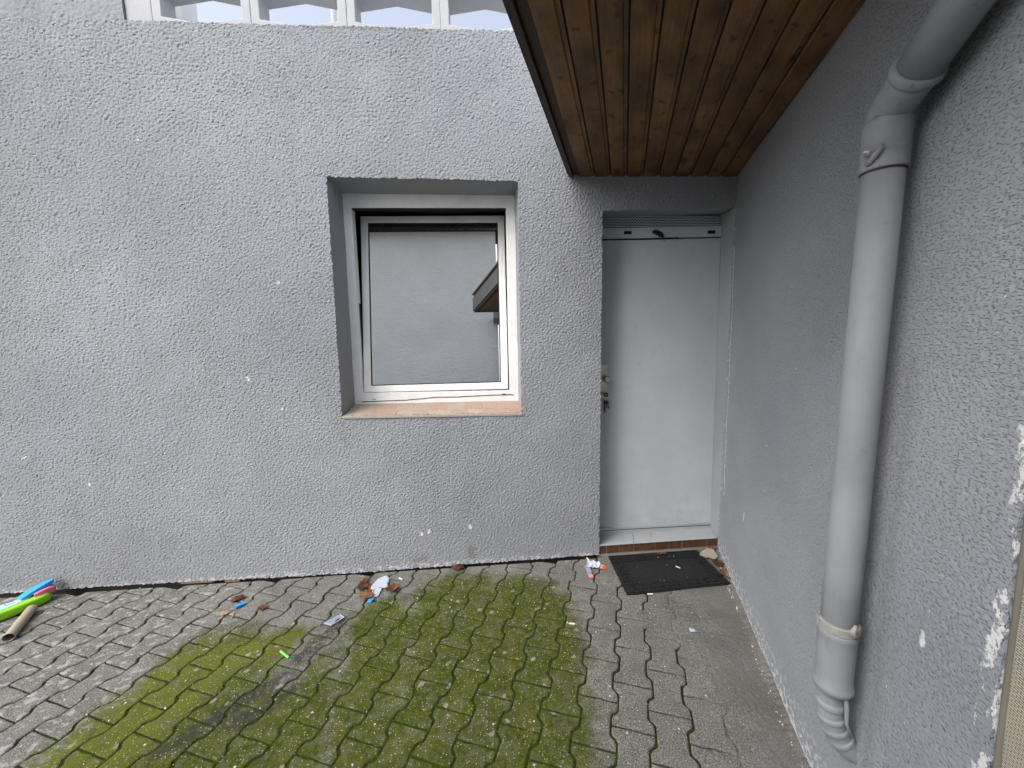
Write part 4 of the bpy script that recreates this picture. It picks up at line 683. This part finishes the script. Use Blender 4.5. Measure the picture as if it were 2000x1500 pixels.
# foam toy and cardboard tube at the left edge
o = empty('foam_toy', gp(-3.0, 2.4), label='lime green and pale blue foam toy by the wall foot at the left edge', cat='toy')
def path_prism(name, pts, hw, z0, z1, mat, parent, bw=.006):   # pts: (x, y, lift)
    L, Rr = [], []
    for i, p in enumerate(pts):
        a = np.array(pts[max(i - 1, 0)][:2]); b = np.array(pts[min(i + 1, len(pts) - 1)][:2]); d = (b - a) / np.linalg.norm(b - a); nn_ = np.array([-d[1], d[0]]); k = hw[i] if hasattr(hw, '__len__') else hw
        L.append((p[0] + nn_[0] * k, p[1] + nn_[1] * k, p[2])); Rr.append((p[0] - nn_[0] * k, p[1] - nn_[1] * k, p[2]))
    v = []; f = []
    for l, r in zip(L, Rr): v += [gp(l[0], l[1], l[2] + z0), gp(r[0], r[1], r[2] + z0), gp(r[0], r[1], r[2] + z1), gp(l[0], l[1], l[2] + z1)]
    for i in range(len(pts) - 1): f += [(4 * i + a, 4 * i + (a + 1) % 4, 4 * i + 4 + (a + 1) % 4, 4 * i + 4 + a) for a in range(4)]
    f += [(0, 1, 2, 3), tuple(4 * (len(pts) - 1) + a for a in range(4))]; return bevel(obj(name, v, f, mat, parent, True), bw, 3)
ax = [(-2.885, 2.540, .004), (-2.91, 2.515, .002), (-2.945, 2.475, .0), (-2.985, 2.42, 0), (-3.05, 2.33, 0), (-3.13, 2.22, 0), (-3.22, 2.10, .0)]
path_prism('foam_body', ax, [.026, .048, .056, .060, .062, .064, .06], .004, .060, M['green'], o, .016)
top = path_prism('pale_panel', [(a, b, c) for a, b, c in [(-2.955, 2.475, 0), (-2.99, 2.427, 0), (-3.055, 2.335, 0), (-3.135, 2.225, 0), (-3.20, 2.135, 0)]], [.014, .034, .044, .048, .044], .0602, .0632, M['pale'], o, .0012)
for a, b in (((-2.985, 2.43), (-3.005, 2.405)), ((-3.005, 2.405), (-3.03, 2.42)), ((-3.005, 2.445), (-3.025, 2.43)), ((-3.03, 2.36), (-3.10, 2.26)), ((-3.06, 2.37), (-3.085, 2.335))): MB().tube([gp(*a, .0634), gp(*b, .0634)], .0014, 5).build('ink_mark', M['black'], top)
path_prism('blue_strap', [(-2.985, 2.455, .058), (-2.975, 2.48, .068), (-2.955, 2.51, .082), (-2.93, 2.535, .094), (-2.905, 2.552, .104), (-2.885, 2.562, .108)], [.026, .032, .034, .032, .026, .012], -.008, .016, M['blue'], o, .003)
path_prism('pink_pad', [(-2.935, 2.49, .056), (-2.915, 2.515, .064), (-2.89, 2.540, .070), (-2.87, 2.555, .060)], [.028, .032, .030, .016], -.012, .024, M['pink'], o, .004)
P0, P1 = Vector(gp(-2.728, 2.165, .026)), Vector(gp(-2.872, 2.415, .026)); mb = MB()
n = 32; d = (P1 - P0).normalized(); u_ = Vector((0, 0, 1)).cross(d).normalized(); w_ = d.cross(u_); v = []; f = []
for q in (P0, P1):
    for r_ in (.0245, .0228): v += [q + (u_ * math.cos(2 * math.pi * k / n) * 1.04 + w_ * math.sin(2 * math.pi * k / n) * .95) * r_ for k in range(n)]
for k in range(n): j = (k + 1) % n; f += [(k, j, 2 * n + j, 2 * n + k), (n + k, 3 * n + k, 3 * n + j, n + j), (k, n + k, n + j, j), (2 * n + k, 2 * n + j, 3 * n + j, 3 * n + k)]
tb = obj('cardboard_tube', v, f, M['cardp'], None, True); tag(tb, 'empty cardboard roll tube on the pavers beside the foam toy', 'cardboard tube'); tb.data.set_sharp_from_angle(angle=.9)

# keys in the lock
o = empty('key_bunch', (.79, DY - .03, 1.10), label='bunch of dark keys hanging from the door lock', cat='keys')
MB().tube([(.805, DY - .019, 1.140), (.805, DY - .045, 1.140)], .0045, 10).build('key_stem', M['steel'], o); mb = MB(); mb.tube([(.805 + .011 * math.cos(a), DY - .055, 1.140 + .011 * math.sin(a)) for a in np.linspace(0, 6.28, 16)], .005, 8); mb.build('key_head', M['black'], o)
mb = MB(); mb.tube([(.808 + .012 * math.cos(a), DY - .052 + .006 * math.sin(a), 1.112 + .016 * math.sin(a)) for a in np.linspace(0, 6.28, 20)], .0016, 6); mb.build('key_ring', M['steel'], o)
for k, (dx, ln, tw) in enumerate(((-.008, .075, -.08), (.002, .055, .10), (.009, .062, .22), (-.003, .095, .0))):
    m = Matrix.Translation((.807 + dx, DY - .048 + .004 * k, 1.098)) @ Matrix.Rotation(-tw, 4, 'Y'); MB().box(-.008, .008, -.0015, .0015, -.026, .0, m).box(-.003, .003, -.0012, .0012, -ln, -.026, m).build('key', M['black' if k != 1 else 'leafd'], o)

# ------------------------------------------------------------------ on the terrace, seen through the blocks
o = empty('chimney', (-2.15, 3.3, 3.345), label='white peeling chimney stack on the terrace behind the left parapet opening', cat='chimney')
bevel(MB().box(-2.62, -1.965, 3.05, 3.2, 3.345, 5.2).build('stack', M['chim'], o), .01); rr = random.Random(9)
for k in range(10): x = rr.uniform(-2.2, -1.99); z = rr.uniform(3.62, 4.05); MB().tube([(x, 3.049, z), (x + rr.uniform(-.02, .02), 3.049, z - rr.uniform(.02, .06)), (x + rr.uniform(-.03, .03), 3.049, z - .08)], [.002, .005, .002], 5).build('crack', M['plinth'], o)
tag(MB().tube([(-1.20, 3.7, 3.345), (-1.20, 3.7, 6.0)], .022, 14).build('pole', M['chim'], None, True), 'thin white pole on the terrace behind the second parapet opening', 'pole')

# ------------------------------------------------------------------ across the courtyard, mirrored in the window
o = empty('opposite_building', (-3, -3.1, 0), label='cream stucco building across the courtyard, mirrored in the window pane', cat='building')
MB().box(-5.0, .20, -3.4, -3.0, -.16, 5.68).build('wall', M['cream'], o); MB().box(-5.2, .30, -3.6, -2.55, 5.66, 5.86).build('eave', M['roofd'], o)
o = empty('neighbour_house', (1.5, -3, 0), label='low grey house across the courtyard, mirrored at the right edge of the pane', cat='house')
MB().box(.24, 4.5, -3.0, -2.75, -.16, 3.45).build('wall', M['nhouse'], o)
V = lambda lst, y: [(x, y, z) for x, z in lst]
MB().box(.10, 4.7, -3.1, -2.6, 3.45, 3.60).build('roof', M['rooft'], o)
